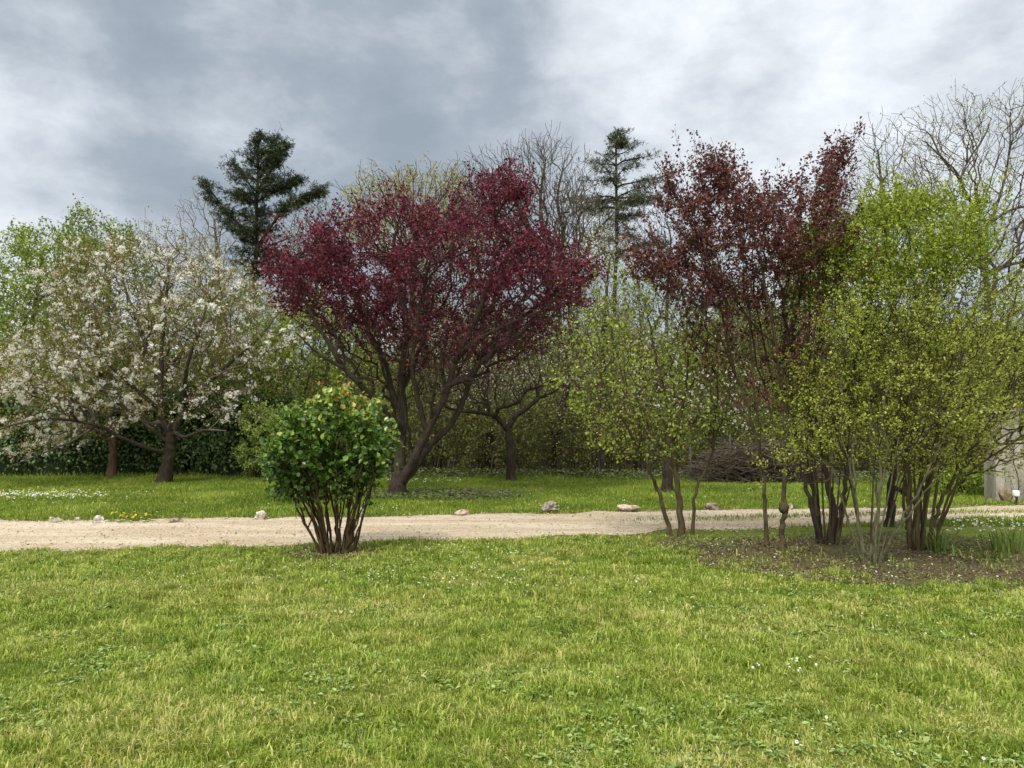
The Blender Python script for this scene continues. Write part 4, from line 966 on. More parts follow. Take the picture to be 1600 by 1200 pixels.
backtree('pale_blossom_tree','tall wispy tree with pale blossom behind the dark left-hand conifer',345,42,[(345,720),(345,600),(340,480),(335,400),(330,340)],[(265,420),(275,350),(285,310),(300,290),(330,300),(360,330),(430,350),(470,360),(500,390),(495,430),(440,470),(340,480),(270,470)],1900,[('pale_bud',KITE,.07,1.6,.2,.08),('blossom',FLOWER,.08,.8,.2,.08)],seed=105,twig='twig_far',w=9,tip=.008,bf=.5,D=3,K=300,sig=.35)
backtree('leafy_tree','low dense green tree at the far left, half hidden by cherry blossom',20,24.5,[(20,735),(22,640),(30,560),(30,520)],[(-140,650),(-130,520),(-60,470),(20,480),(90,470),(150,520),(180,600),(160,660)],2200,[('green_leaf',KITE,.10,5,.35,.09)],seed=107,bf=.4,tip=.005,shoots=(120,.5,.6,1))
# conifers
def conifer(name,label,base_px,Y,topx,poly,leaf,seed,extra=(),whorl=.62,nb=6,keep=.85,bare=None,twig='bark_dark',ndl=3.2,slope=.22,w=11,wide=1.0):
    r=np.random.default_rng(seed); s=Y/FPX; poly=np.array(poly,float); sk=Skel()
    def W(px,py,dy=0): return np.array([(px-800)*s,Y+dy,CAMH+(HOR-py)*s])
    ytop=poly[:,1].min(); base=np.array([(base_px-800)*s,Y,-.05]); top=W(topx,ytop)
    H=top[2]; tr=[base]+[base+(top-base)*t+np.array([r.normal()*.05,r.normal()*.05,0]) for t in np.linspace(.15,.95,9)]+[top]
    sk.limb(tr,w*s/2,.03,r,sub=3,attach=-1)
    zb=CAMH+(HOR-poly[:,1].max())*s; z=zb
    def width(py):
        xs=[]
        for i in range(len(poly)):
            a,b=poly[i-1],poly[i]
            if (a[1]>py)!=(b[1]>py): xs.append(a[0]+(b[0]-a[0])*(py-a[1])/(b[1]-a[1]))
        if len(xs)<2: return .3,.3
        tx=base_px+(topx-base_px)*(CAMH+(HOR-py)*s)/H
        return max(tx-min(xs),2)*s,max(max(xs)-tx,2)*s
    def branch(st,d,L,up):
        k=max(3,int(L/.28)); pts=[st]; q=st.copy(); dd=np.array([d[0],d[1],-.05+up])
        for i in range(k):
            dd[2]+=r.normal()*.05+up*.35/k; q=q+dd/np.linalg.norm(dd)*L/k; pts.append(q.copy())
        prev=int(np.argmin(np.sum((np.array(sk.pos[:len(tr)*3])-st)**2,axis=1)))
        for i,p in enumerate(pts[1:]):
            t=(i+1)/k; sk.pos.append(p);sk.par.append(prev);sk.fl.append(max(.012,.05*(1-t)*min(1,L/2)));sk.lf.append(.9 if t>.3 else .15);sk.att.append(True);prev=len(sk.pos)-1; me=prev
            if t>.22 or L<.8:
                for sgn in (-1,1):
                    if r.random()<.12: continue
                    l2=min(.85,.22+L*.30)*(1.15-t*.75)*r.uniform(.5,1.2); n2=max(1,int(l2/.22)); sdv=np.array([-d[1]*sgn,d[0]*sgn,0])*.85+np.array([d[0],d[1],0])*.55+np.array([0,0,r.normal()*.22+.08]); q2=p.copy(); pv=me
                    for j in range(n2):
                        q2=q2+sdv/np.linalg.norm(sdv)*l2/n2+r.normal(size=3)*.02; sk.pos.append(q2.copy());sk.par.append(pv);sk.fl.append(0);sk.lf.append(1.0);sk.att.append(True);pv=len(sk.pos)-1
    while z<H-.05:
        py=HOR-(z-CAMH)/s; t=(z-zb)/(H-zb)
        wl,wr=width(py)
        m=max(4,int(nb*(1-.2*t)))
        a0=r.uniform(0,6.28)
        for k in range(m):
            a=a0+k*2*math.pi/m+r.normal()*.25; c=math.cos(a)
            if r.random()>keep: continue
            ww=wl if c<0 else wr; avg=(wl+wr)/2; L=max(.3,wide*(ww*abs(c)+avg*(1-abs(c)))*r.uniform(.85,1.2))
            L*=r.choice([.55,.8,1,1,1.1]); zz=z+r.normal()*.16; st=base+(top-base)*((zz-L*slope)/H)
            branch(st,np.array([math.cos(a),math.sin(a)]),L,slope*1.4)
        z+=whorl*(1-.45*t)*r.uniform(.7,1.25)
    for (pp,L_) in extra:
        q=[W(*p) for p in pp]; d=(q[-1]-q[0])[:2]; dn=d/np.linalg.norm(d)
        c=catmull(q,5); prev=int(np.argmin(np.sum((np.array(sk.pos[:len(tr)*3])-q[0])**2,axis=1)))
        for i,p in enumerate(c[1:]):
            t=(i+1)/len(c); sk.pos.append(p);sk.par.append(prev);sk.fl.append(.07*(1-t)+.02);sk.lf.append(L_ if t>.3 else 0);sk.att.append(True);prev=len(sk.pos)-1; me=prev
            if t>.35 and L_>0:
                for rep_ in range(5):
                    dv=np.array([dn[0]*.5+r.normal()*.4,r.normal()*.8,r.uniform(-.5,.8)]); q2=p.copy(); pv=me
                    for j in range(3): q2=q2+dv/np.linalg.norm(dv)*.20*r.uniform(.6,1.2); sk.pos.append(q2.copy());sk.par.append(pv);sk.fl.append(0);sk.lf.append(L_);sk.att.append(True);pv=len(sk.pos)-1
            elif t>.3 and r.random()<.8:
                dv=np.array([dn[0]*.6+r.normal()*.3,r.normal()*.5,r.uniform(-.3,.6)]); q2=p+dv*.5; sk.pos.append(q2);sk.par.append(me);sk.fl.append(0);sk.lf.append(.0);sk.att.append(True)
    pos,par,rr,lf,nch=sk.finish(r,.008,2.4,.6,.04,.0,1.1)
    root=empty(name,(base[0],Y,0)); tag(root,label,'tree'); big=rr>.05
    build('trunk',tubes(pos,np.where(big|(par<0),par,-1),rr,0,.03),['bark_dark'],root,root.location)
    parts=tubes(pos,np.where(~big,par,-1),rr,0,.03)
    parts+=leafset(r,pos,par,rr,lf,(1,NEEDLE,.24,ndl,.5,.07,dict(wid=.8)),.07)
    build('crown',parts,[twig,leaf],root,root.location); print(name,len(pos))
conifer('dark_conifer','dark ragged conifer with one long bough reaching right, behind the white cherry',393,38,399,
 [(399,203),(405,222),(418,206),(428,222),(441,222),(434,242),(428,262),(456,268),(450,284),(425,290),(420,312),(428,330),(432,350),(434,385),(438,408),(412,422),(372,418),(345,402),(352,380),(338,352),(336,330),(312,278),(345,292),(352,285),(340,262),(352,243),(372,236),(388,222)],'conifer',111,
 extra=[([(396,388),(425,354,-.5),(450,330,-.8),(480,318,-1),(505,304,-1.1)],1.3),([(396,395),(430,388,-1),(470,378,-1.5)],0),([(397,372),(350,330,.2),(310,278,.3)],1.0),([(397,310),(430,288,.3),(457,270,.5)],1.0),([(396,425),(420,416,.3),(450,408,.5)],.8),([(398,280),(412,240,.3),(420,205,.3)],.9),([(398,292),(430,250,-.3),(442,224,-.4)],.8)],whorl=.52,nb=8,ndl=5.6,keep=.8,wide=.92)
conifer('tall_conifer','tall conifer with a bare lower trunk and layered boughs, right of the purple plum',958,38,968,
 [(968,195),(985,199),(980,215),(992,218),(978,230),(1000,236),(1012,247),(1005,256),(982,262),(1000,280),(1030,274),(1028,290),(1040,297),(1030,322),(1005,330),(1042,340),(1035,350),(1000,352),(985,365),(1040,372),(1040,385),(990,392),(935,392),(935,352),(905,345),(885,342),(888,320),(908,312),(900,295),(883,280),(905,276),(924,268),(912,250),(914,230),(930,234),(945,240),(950,225),(956,208)],'conifer_pale',112,
 extra=[([(962,400),(925,380,-.5),(890,350,-.6)],0),([(962,395),(1000,380,.3),(1042,376,.5)],.6)],whorl=.70,nb=8,keep=.8,ndl=5.0,slope=.10,w=10,wide=1.25)
# skyline deciduous trees
backtree('oak_tree','oak coming into pale olive leaf, its crown showing above the purple plum',640,36,[(640,710),(642,560),(645,450),(650,380),(655,330)],
 [(535,340),(545,300),(575,290),(585,262),(615,248),(640,262),(665,270),(690,258),(715,270),(740,300),(745,345),(720,400),(600,410),(545,370)],2600,[('oak_leaf',KITE,.13,1.9,.3,.14,dict(clump=.5))],D=3.5,seed=121,twig='twig_far',w=10,tip=.0105,bf=.6,jit=.06,K=330,sig=.4,limbs=[(6,2,[(648,400,0),(615,340,.5),(590,290,.8)]),(6,2,[(652,350,0),(690,310,-.5),(715,280,-.8)]),(5,2,[(645,430,0),(590,390,-.5),(550,350,-1)])])
backtree('bare_tree','tall bare tree with a rounded twiggy top between the plum and the tall conifer',862,34,[(872,710),(874,560),(872,470),(862,420),(850,360),(845,310),(850,260)],
 [(708,330),(722,268),(752,240),(790,228),(830,214),(862,210),(885,228),(900,260),(915,300),(920,370),(890,430),(820,430),(760,400),(720,370)],3200,[('pale_bud',KITE,.06,.35,.3,.1)],D=3.5,seed=122,bark='bark_dark',twig='twig_far',w=10,tip=.0095,bf=.6,K=420,sig=.45,limbs=[(7,2,[(868,450,0),(800,380,.5),(760,310,.8),(745,260,1)]),(7,2,[(862,420,0),(820,350,-.5),(800,290,-.8),(795,245,-1)]),(7,2,[(866,430,0),(880,370,-.6),(870,320,-.8),(880,260,-1)])],jit=.06)
backtree('bare_tree','bare tree with black curving limbs just left of the tall conifer',905,32,[(893,710),(893,560),(891,480),(893,430)],
 [(840,360),(850,300),(880,270),(920,280),(960,310),(985,350),(975,400),(920,440),(860,430)],1500,[('pale_bud',KITE,.06,.2,.3,.1)],D=3,seed=123,bark='bark_dark',twig='twig_grey',w=11,tip=.0095,bf=.45,jit=.07,K=300,sig=.4,limbs=[(9,4,[(893,430,0),(878,385,.2),(868,350,.2),(880,330,.2),(892,325,.2)]),(8,3,[(893,430,0),(905,400,-.4),(900,370,-.4),(905,340,-.5),(925,320,-.5)]),(8,3,[(893,432,0),(915,395,0),(935,355,.3),(960,330,.3)]),(6,3,[(895,425,0),(925,400,.5),(955,385,.6)])])
backtree('bare_tree','tall spreading bare tree with dark limbs and pale buds at the right edge',1547,30,[(1552,719),(1550,560),(1547,470),(1547,410),(1550,350)],
 [(1418,260),(1428,215),(1450,180),(1462,155),(1500,150),(1540,158),(1570,150),(1592,136),(1660,130),(1720,220),(1720,360),(1660,440),(1580,470),(1560,400),(1520,400),(1480,350),(1430,310)],3600,[('pale_bud',KITE,.085,1.0,.2,.12),('oak_leaf',KITE,.07,.5,.2,.1)],D=3.6,seed=124,bark='bark_grey',twig='twig_far',w=12,tip=.008,bf=.5,jit=.06,K=520,sig=.42,limbs=[(10,3,[(1550,350,0),(1537,329,0),(1522,297,.2),(1512,272,.2),(1490,240,.3),(1471,200,.3)]),(7,2,[(1537,329,0),(1510,305,-.4),(1490,272,-.6),(1462,250,-.8),(1440,228,-.8)]),(6,2,[(1514,276,.2),(1530,245,.4),(1560,200,.4),(1575,170,.5)]),(10,3,[(1550,350,0),(1562,330,0),(1577,297,.2),(1588,262,.2),(1595,215,.2),(1598,160,.2)]),(8,3,[(1555,345,0),(1580,328,-.4),(1625,318,-.6),(1680,280,-.6)]),(6,2,[(1533,330,0),(1500,318,.6),(1465,300,.8)]),(8,4,[(1547,440,0),(1534,400,-.2),(1532,370,-.3),(1510,350,-.4)]),(6,3,[(1547,430,0),(1590,410,.3),(1640,400,.5)])])
backtree('bare_tree','fine-twigged bare tree between the coppery plum and the right-hand bare tree',1395,38,[(1400,705),(1400,560),(1398,450),(1390,360),(1385,280),(1380,230)],
 [(1305,320),(1318,250),(1345,198),(1375,190),(1410,198),(1440,228),(1450,290),(1445,370),(1400,420),(1320,400)],1500,[('pale_bud',KITE,.08,.5,.3,.1)],D=3,seed=125,twig='twig_far',w=8,tip=.0095,bf=.45,K=300,sig=.45)
backtree('bare_tree','bare grey tree whose fine twigs show between the conifer and the coppery plum',1035,40,[(1040,700),(1042,560),(1045,450),(1050,380)],
 [(990,400),(1000,340),(1030,300),(1070,310),(1100,360),(1100,430),(1040,460)],800,[('pale_bud',KITE,.08,.3,.3,.1)],D=3,seed=126,twig='twig_far',w=7,tip=.0095,bf=.45,K=200,sig=.45)
backtree('bare_tree','slim bare tree showing its twigs just left of the purple crown',480,34,[(490,712),(490,560),(492,450),(495,380)],
 [(440,420),(455,350),(480,325),(510,318),(540,340),(545,400),(500,450),(450,450)],1300,[('pale_bud',KITE,.07,.6,.3,.1)],D=2.5,seed=127,twig='twig_far',w=7,tip=.009,bf=.45,K=200,sig=.4)

backtree('bare_tree','twiggy bare tree behind the middle of the purple crown, right of the oak',735,40,[(735,700),(735,560),(738,450),(735,380)],
 [(660,400),(665,320),(690,270),(725,255),(770,262),(790,320),(790,400),(720,430)],1700,[('oak_leaf',KITE,.10,.5,.3,.1)],D=3,seed=128,twig='twig_far',w=8,tip=.010,bf=.42,K=300,sig=.45)
# ------------------------------------------------------------------ woodland behind the right half
def wood_mesh(seed,hgt,spread,leafk,leafm,tip=.007,n_=520):
    r=np.random.default_rng(seed); sk=Skel(); lean=r.normal(size=2)*.25
    pts=[np.array([lean[0]*t**1.5*hgt*.3+r.normal()*.07*(t>0),lean[1]*t*hgt*.3,hgt*t-.05*(t==0)]) for t in np.linspace(0,.85,6)]
    sk.limb(pts,.09+.012*hgt,.03,r,attach=-1,wob=.02)
    K=60; th=r.uniform(0,6.28,K); q=np.sqrt(r.random(K))*spread; z=r.uniform(.22,1.0,K); q*=np.sin(np.clip(z,0,1)*math.pi*.85+.25)
    C=np.stack([np.cos(th)*q+lean[0]*z*hgt*.3,np.sin(th)*q,z*hgt],1); k=r.integers(0,K,n_)
    sk.crown(C[k]+r.normal(size=(n_,3))*.42,np.ones(n_),.5,hgt*.12)
    pos,par,rr,lf,nch=sk.finish(r,tip,2.3,.5,.1,.02,1.6)
    return pos,par,rr,lf,r,leafk,leafm
variants=[]
specs=[(201,8.5,2.3,2.2,'green_leaf'),(202,7.2,2.6,3.0,'brush'),(203,9.0,2.0,1.0,'pale_bud'),(204,6.4,2.4,3.2,'yellow_green'),(205,7.8,2.2,1.8,'brush'),(206,5.4,2.2,3.6,'green_leaf')]
skels=[]
for sp in specs:
    S_=wood_mesh(sp[0],sp[1],sp[2],sp[3]*1.9,sp[4]); skels.append(S_)
def wood_objs(S_):
    pos,par,rr,lf,r,lk,lm=S_
    big=rr>.03
    tr=tubes(pos,np.where(big|(par<0),par,-1),rr,0,.03,7,3); cr=tubes(pos,np.where(~big,par,-1),rr,0,.03,5,3)
    cr+=leafset(r,pos,par,rr,lf,(1,KITE,.10,lk,.3,.12),.03)
    a=build('trunk',tr,['bark_dark']); b=build('crown',cr,['twig_grey',lm])
    return a,b
WT=[
 (0,655,27,'slender woodland tree glimpsed left of the forked tree, between the plum stems'),
 (1,690,24,'brushy woodland tree directly behind the right-hand plum stem'),
 (4,735,29,'thin woodland tree between the plum and the forked tree'),
 (2,762,23.5,'straight dark trunk in the wood just left of the forked tree'),
 (3,790,31,'leafy woodland tree far behind the forked tree trunk'),
 (1,830,26,'woodland tree just right of the forked tree trunk'),
 (0,868,23,'dark-trunked woodland tree right of the forked tree, near the lawn edge'),
 (4,905,28,'woodland tree behind the left side of the lilac'),
 (2,938,22,'crooked trunk at the lawn edge behind the left lilac branches'),
 (3,965,30,'leafy woodland tree behind the middle of the lilac'),
 (1,1000,26,'woodland tree behind the left lilac stem'),
 (5,1030,32,'green woodland tree far behind the crooked blossom tree'),
 (0,1080,27,'woodland tree seen between the lilac and the coppery plum'),
 (5,1110,23,'low green woodland tree left of the brush pile'),
 (4,1142,21.5,'ivy-dark woodland trunk at the left end of the brush pile'),
 (3,1175,28,'leafy woodland tree behind the brush pile, left side'),
 (1,1215,25,'woodland tree behind the knotted stem of the coppery plum'),
 (2,1255,30,'thin bare woodland tree behind the dark multi-stem tree, left side'),
 (5,1290,24,'green woodland tree behind the dark multi-stem tree'),
 (0,1335,27,'woodland tree behind the pale-stemmed shrub, left side'),
 (3,1380,23,'leafy woodland tree behind the pale-stemmed shrub, right side'),
 (4,1425,28,'woodland tree behind the tight stem cluster of the right shrub'),
 (5,1470,22.5,'green woodland tree beyond the drive, behind the right shrub'),
 (1,1510,26,'woodland tree left of the grey wall, set well back'),
 (3,1590,24,'leafy woodland tree rising behind the grey wall'),
 (0,1650,27,'woodland tree behind the right end of the grey wall'),
 (4,600,29,'woodland tree behind the left plum stems'),
 (5,560,27,'green woodland tree behind the top of the rose bush')]
rw=np.random.default_rng(9); protos={}
for i,(vi,px,Y,lab) in enumerate(WT):
    x=(px-800)*Y/FPX
    if vi not in protos: a,b=wood_objs(skels[vi]); protos[vi]=(a,b); first=True
    else: a=protos[vi][0].copy(); b=protos[vi][1].copy(); scene.collection.objects.link(a); scene.collection.objects.link(b)
    root=empty('woodland_tree',(x,Y,0)); root.rotation_euler=(0,0,rw.uniform(0,6.28)); s=rw.uniform(.85,1.05)*(Y/27)**.35*.86; root.scale=(s,s,s)
    a.parent=root; b.parent=root; a.name='trunk'; b.name='crown'
    tag(root,lab,'tree','trees of the wood behind the lawn')
# farther wood as one mass
r=np.random.default_rng(404); parts=[]
for k in range(175):
    S_=skels[int(r.integers(0,6))]; pos,par,rr,lf=S_[:4]
    a=r.uniform(0,6.28); Y=r.uniform(36,60); x=r.uniform(-.72,.75)*Y
    hs=(.64 if x/Y<-.12 else .92)*r.uniform(.8,1.05)*(Y/42)**.6
    c,s_=math.cos(a),math.sin(a); q=np.stack([pos[:,0]*c-pos[:,1]*s_,pos[:,0]*s_+pos[:,1]*c,pos[:,2]],1)*hs+np.array([x,Y,0])
    parts+=tubes(q,par,rr*1.2,0,9,3,3)
    parts+=leafset(r,q,par,rr,lf,(int(r.choice([1,1,2,2,2,3])),KITE,.20,2.6,.3,.18),.03)
o=build('distant_wood',parts,['twig_far','green_leaf','brush','pale_bud']); tag(o,'far-off leafless wood filling the background','wood',None,'stuff')

# undergrowth: a thicket nobody could count
def thicket(name,label,spots,nst,seed,leafs,twig='twig_grey',lk=1.6):
    r=np.random.default_rng(seed); pos=[];par=[];rr=[];lf=[]
    tot=0
    P_=[];PA=[];RR=[];LF=[]
    for (x0,x1,y0,y1,hm) in spots:
        ns=int(nst*(x1-x0)*(y1-y0)); x=r.uniform(x0,x1,ns); y=r.uniform(y0,y1,ns)
        hh=hm*r.uniform(.45,1.1,ns)*(.7+.6*fbm(x*.9,y*.9,seed)); a=r.uniform(0,6.28,ns); ln=r.uniform(.05,.55,ns)
        nod=[]
        K=5
        base=np.stack([x,y,np.zeros(ns)],1); prev=base
        for k in range(K+1):
            t=k/K; q=base+np.stack([np.cos(a)*ln*hh*t**1.6,np.sin(a)*ln*hh*t**1.6,hh*t*(1-.18*t*ln*2)],1)+(r.normal(size=(ns,3))*.05 if k else 0)
            idx=np.arange(ns)+tot; tot+=ns
            P_.append(q); PA.append(np.full(ns,-1) if k==0 else idx-ns); RR.append(np.full(ns,1)*(.014*(1-t)+.004)); LF.append(np.full(ns,.25 if k>1 else 0.0)); nod.append((idx,q))
        for k in range(1,K+1):
            for rep in range(3):
                idp,qp=nod[k]; d=unit(r,ns)*np.array([1,1,.6])+np.array([0,0,.35]); L=r.uniform(.15,.5,ns)[:,None]*hm/2.2
                q1=qp+d*L*.5+r.normal(size=(ns,3))*.03; i1=np.arange(ns)+tot; tot+=ns
                P_.append(q1);PA.append(idp);RR.append(np.full(ns,.004));LF.append(np.full(ns,1.0))
                q2=q1+(d+unit(r,ns)*.5)*L*.5; i2=np.arange(ns)+tot; tot+=ns
                P_.append(q2);PA.append(i1);RR.append(np.full(ns,.0028));LF.append(np.full(ns,1.4))
    pos=np.concatenate(P_);par=np.concatenate(PA);rr=np.concatenate(RR);lf=np.concatenate(LF)
    parts=tubes(pos,par,rr,0,9,3,3)
    for k,(mt,sz,kk) in enumerate(leafs): parts+=leafset(r,pos,par,rr,lf,(k+1,KITE,sz,kk,.3,.06),.02)
    o=build(name,parts,[twig]+[l[0] for l in leafs]); tag(o,label,'undergrowth',None,'stuff'); print(name,len(pos),time.time()-T0); return o
thicket('undergrowth','tangled olive undergrowth filling the wood behind the far lawn',[(-6.2,-1.5,21.8,25,3.2),(-1.5,3.5,21.6,25.5,2.9),(3.5,8,20.6,24.5,2.6),(8,17,20.6,25,2.6),(-8,20,27,33,4.0)],9,501,[('brush',.075,1.7),('green_leaf',.075,1.0),('pale_bud',.05,.08)])
blobshrub('green_bush','dense green bush at the wood edge left of the brush pile','bush',(1120,752),[(1085,745),(1080,700),(1100,660),(1140,640),(1180,650),(1195,690),(1180,745)],1000,'green_leaf',Y=21.5,D=1.1,size=.08,k=6,seed=601)
blobshrub('low_bush','low light green bush beside the wall boulder','bush',(1505,772),[(1400,770),(1420,735),(1470,715),(1530,720),(1555,745),(1560,775)],800,'yellow_green',Y=16.5,D=.9,size=.06,k=6,seed=602)

# brush pile
def brushpile():
    r=np.random.default_rng(7); g=G(1195,757); n_=1500
    root_x=g[0]; P_=[];PA=[];RR=[];tot=0
    a=r.uniform(0,6.28,n_); L=r.uniform(.4,1.6,n_); cx=g[0]+r.uniform(-1.3,1.5,n_)*1.0; cy=g[1]+.8+r.uniform(-.6,.7,n_)
    top=1.05*np.exp(-((cx-g[0]-.1)/1.35)**4)*(1-.3*np.abs(cy-g[1]-.8)); cz=r.uniform(.04,1,n_)*top
    d=np.stack([np.cos(a),np.sin(a)*.6,r.normal(size=n_)*.28],1); c=np.stack([cx,cy,cz],1)
    for k,t in enumerate((-.5,-.17,.17,.5)):
        q=c+d*(L*t)[:,None]+r.normal(size=(n_,3))*.03; q[:,2]=np.maximum(q[:,2],.01)
        P_.append(q);PA.append(np.full(n_,-1) if k==0 else np.arange(n_)+tot-n_);RR.append(np.full(n_,1)*r.uniform(.004,.016,n_)*(1-.2*k));tot+=n_
    parts=tubes(np.concatenate(P_),np.concatenate(PA),np.concatenate(RR),0,9,4,4)
    m=2500; x=g[0]+r.uniform(-1.3,1.5,m); y=g[1]+.8+r.uniform(-.6,.6,m); tp=1.0*np.exp(-((x-g[0]-.1)/1.35)**4); z=r.random(m)**.6*tp
    parts+=instance(KITE,np.stack([x,y,z],1),unit(r,m),unit(r,m)+np.array([0,0,.4]),r.uniform(.03,.07,m),r,1)
    o=build('brush_pile',parts,['twig_grey','litter'],None,(g[0],g[1]+.8,0)); tag(o,'dark heap of cut branches at the wood edge behind the coppery plum','brush pile')
brushpile()
# fallen branch on the lawn
def fallen():
    g=G(735,776); r=np.random.default_rng(3); sk=Skel(); s=g[1]/FPX
    def q(px,h,dy): return np.array([(px-800)*s,g[1]+dy,h])
    sk.limb([q(704,.06,0),(q(715,.05,.05)),q(726,.10,.0),q(738,.06,-.1),q(748,.09,-.05),q(760,.05,0)],.035,.015,r,attach=-1,wob=.005)
    sk.limb([q(726,.10,0),q(733,.14,.1),q(741,.04,.15),q(752,.06,.3)],.02,.01,r); sk.limb([q(715,.05,.05),q(722,.03,-.2),q(735,.03,-.3)],.018,.008,r)
    sk.limb([q(748,.09,-.05),q(754,.12,-.15),q(764,.10,-.2)],.014,.007,r)
    pos,par,rr,lf,nc=sk.finish(r,.006)
    o=build('fallen_branch',tubes(pos,par,rr,0,.004,7,7),['bark_grey'],None,(g[0],g[1],0)); tag(o,'forked dead branch lying on the lawn right of the purple plum trunk','branch')
fallen()
# cowslips by the drive
def tuft(name,label,px,py,fn,cat='flowers'):
    g=G(px,py); return g
def cowslip():
    g=G(204,815); r=np.random.default_rng(4); n_=26
    x=g[0]+r.normal(size=n_)*.17; y=g[1]+r.normal(size=n_)*.07; z=r.uniform(.06,.15,n_)
    sk=[]; pos=np.concatenate([np.stack([x,y,z*0],1),np.stack([x,y,z],1)]); par=np.concatenate([np.full(n_,-1),np.arange(n_)])
    root=empty('cowslip',g); tag(root,'small clump of yellow cowslips at the drive edge','flowers')
    build('leaves',rosettes(r,x[:12],y[:12],5,np.full(12,.08))+tubes(pos,par,np.full(2*n_,.002),0,9,3,3),['weed'],root,g)
    build('blossoms',flowers(r,x,y,np.full(n_,.045),z,0),['yellow_flower'],root,g)
cowslip()
# iris clumps
def iris(label,px,py,n_,hgt,spr,seed):
    g=G(px,py); r=np.random.default_rng(seed); x=g[0]+r.normal(size=n_)*spr; y=g[1]+r.normal(size=n_)*spr*.6
    ang=np.arctan2(y-g[1],x-g[0])+r.normal(size=n_)*.5
    v,q,t,rn=blades(r,x,y,hgt*r.uniform(.5,1.1,n_),r.uniform(.016,.028,n_),np.clip(r.normal(.4,.2,n_),.05,.9),ang)
    o=build('iris_clump',[(v-[g[0],g[1],0],q,0,rn,False),(v-[g[0],g[1],0],t,0,rn,False)],['iris_leaf'],None,(0,0,0)); o.location=(g[0],g[1],0)
    tag(o,label,'plant','iris clumps in the soil bed')
iris('grey-green iris clump with long leaning blades beside the right shrub stems',1468,864,46,.34,.07,1)
iris('broad dense iris clump at the right edge of the soil bed',1580,862,110,.34,.17,2)
iris('low sprawling bulb leaves in front of the broad iris clump',1545,874,40,.16,.12,3)

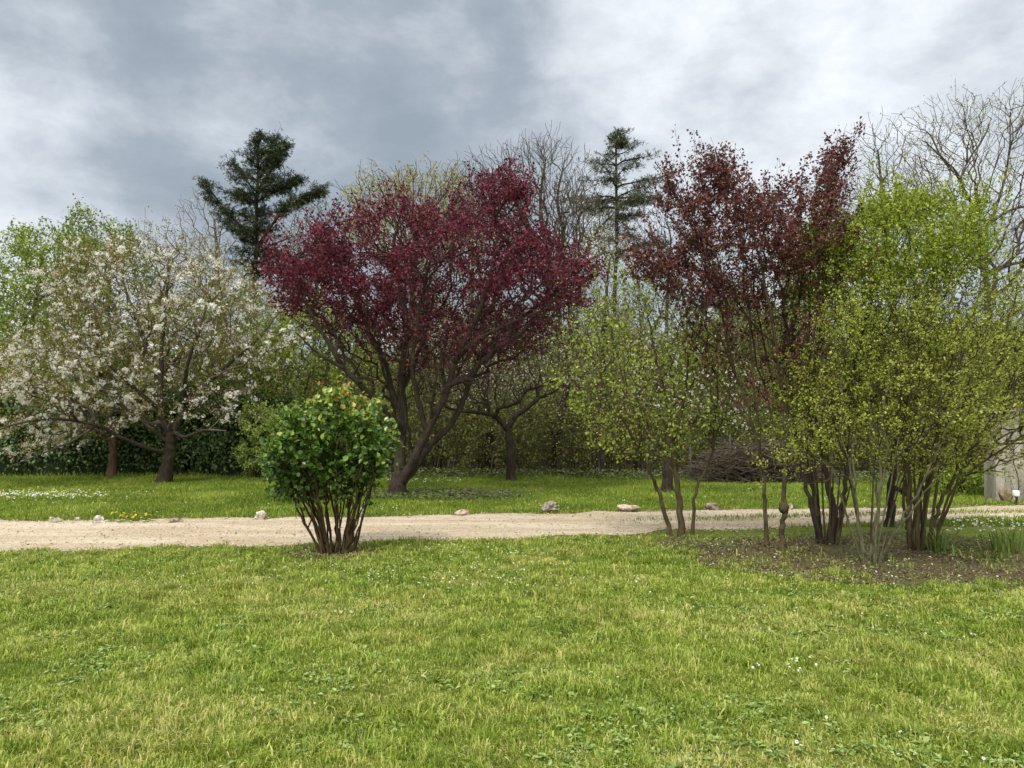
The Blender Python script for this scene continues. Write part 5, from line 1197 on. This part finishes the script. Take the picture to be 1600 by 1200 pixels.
# ------------------------------------------------------------------ wall, lamp, fence
def wall():
    g=G(1557,784); x0=g[0]; y0=g[1]; x1=x0+5.5; hgt=1.75; dp=.38
    root=empty('garden_wall',((x0+x1)/2,y0+dp/2,0)); tag(root,'weathered grey rendered wall at the right edge','wall')
    nx,nz=120,44; r=np.random.default_rng(1)
    X,Z=np.meshgrid(np.linspace(x0,x1,nx),np.linspace(-.05,hgt,nz),indexing='ij')
    def face(yb,sgn):
        d=(fbm(X.ravel()*3,Z.ravel()*3,5,4)-.5)*.05; v=np.stack([X.ravel(),yb+sgn*d,Z.ravel()],1); return v
    f=np.array([[i*nz+j,(i+1)*nz+j,(i+1)*nz+j+1,i*nz+j+1] for i in range(nx-1) for j in range(nz-1)])
    A=face(y0,1); B=face(y0+dp,1)
    allv=np.concatenate([A,B]); n0=len(A); F=[f,f[:,::-1]+n0]
    def strip(ids): 
        ids=np.array(ids); return np.stack([ids[:-1],ids[1:],ids[1:]+n0,ids[:-1]+n0],1)
    F+=[strip([i*nz for i in range(nx)]),strip([i*nz+nz-1 for i in range(nx)]),strip(list(range(nz))),strip([(nx-1)*nz+j for j in range(nz)])]
    F=np.concatenate(F)
    build('masonry',[(allv,F,0,None,False)],['wall'],root,root.location)
    # coping stones
    parts=[]; xx=x0-.04
    while xx<x1:
        w_=r.uniform(.35,.6); c=np.array([[a,b,c_] for a in (0,1) for b in (0,1) for c_ in (0,1)],float)
        bx=np.array([xx,y0-.05,hgt+.003]); sz=np.array([w_-.012,dp+.1,.07+r.uniform(-.01,.01)])
        v=bx+c*sz; ff=np.array([[0,1,3,2],[4,6,7,5],[0,4,5,1],[2,3,7,6],[0,2,6,4],[1,5,7,3]]); parts.append((v,ff,0,None,False)); xx+=w_
    build('coping',parts,['rock_dark'],root,root.location)
    # dry creeper climbing it
    rg=np.random.default_rng(8); sk=Skel()
    for k,bx in enumerate((.35,.9,1.5)):
        sk.limb([np.array([x0+bx,y0-.06,0]),np.array([x0+bx+.05,y0-.07,.4]),np.array([x0+bx-.05,y0-.07,.9]),np.array([x0+bx+.1,y0-.08,1.5])],.012,.005,rg,attach=-1)
    pts=np.stack([rg.uniform(x0+.1,x0+2.4,420),rg.uniform(y0-.11,y0-.05,420),rg.uniform(.15,1.85,420)],1)
    sk.crown(pts,np.ones(420),.4); pos,par,rr_,lf,nc=sk.finish(rg,.0022,2.2,.2,.1,.02)
    rt=empty('creeper',(x0+.9,y0-.07,0)); tag(rt,'dry leafless creeper clinging to the grey wall','plant')
    build('stems',tubes(pos,par,rr_,0,.009,5,3),['twig_dark'],rt,rt.location)
    build('foliage',leafset(rg,pos,par,rr_,lf,(0,KITE,.04,.4,.2,.02),.02),['bronze_leaf'],rt,rt.location)
wall()
def lathe(prof,k=20):
    v=[];f=[]
    for (r_,z) in prof:
        for i in range(k): v.append([r_*math.cos(2*math.pi*i/k),r_*math.sin(2*math.pi*i/k),z])
    for j in range(len(prof)-1):
        for i in range(k): f.append([j*k+i,j*k+(i+1)%k,(j+1)*k+(i+1)%k,(j+1)*k+i])
    return np.array(v),np.array(f)
def lamp():
    g=G(1588,789); root=empty('garden_light',g); tag(root,'small garden light with a white head on a black stake, in front of the wall','lamp')
    v,f=lathe([(.004,-.05),(.012,0),(.013,.14),(.03,.145),(.03,.16),(.0,.16)]); build('stake',[(v+g,f,0,None,True)],['black_plastic'],root,g)
    v,f=lathe([(.0,.162),(.052,.162),(.06,.18),(.058,.25),(.05,.27),(.0,.275)]); build('lamp_head',[(v+g,f,0,None,True)],['white_plastic'],root,g)
lamp()
def fence():
    root=empty('wire_fence',(6.5,20,0)); tag(root,'thin wire fence with slim dark posts at the edge of the wood','fence')
    xs=[G(1078,745)[0],]
    pts=[]
    for px in (1010,1078,1140,1200,1262,1330,1400,1480):
        Y=19.9; x=(px-800)*Y/FPX; pts.append(x)
        v,f=lathe([(.022,-.05),(.022,1.2),(.0,1.22)],8); build('post',[(v+np.array([x,Y,0]),f,0,None,True)],['post'],root,root.location)
    P_=[];PA=[];tot=0
    for z in (.25,.5,.75,1.0,1.12):
        for i,x in enumerate(pts):
            P_.append([x,19.87,z-(0.0)]); PA.append(-1 if i==0 else tot-1); tot+=1
    build('wires',tubes(np.array(P_,float),np.array(PA),np.full(tot,.0025),0,9,4,4),['wire'],root,root.location)
fence()
print('script',time.time()-T0,'faces',sum(len(o.data.polygons) for o in scene.objects if o.type=='MESH'))
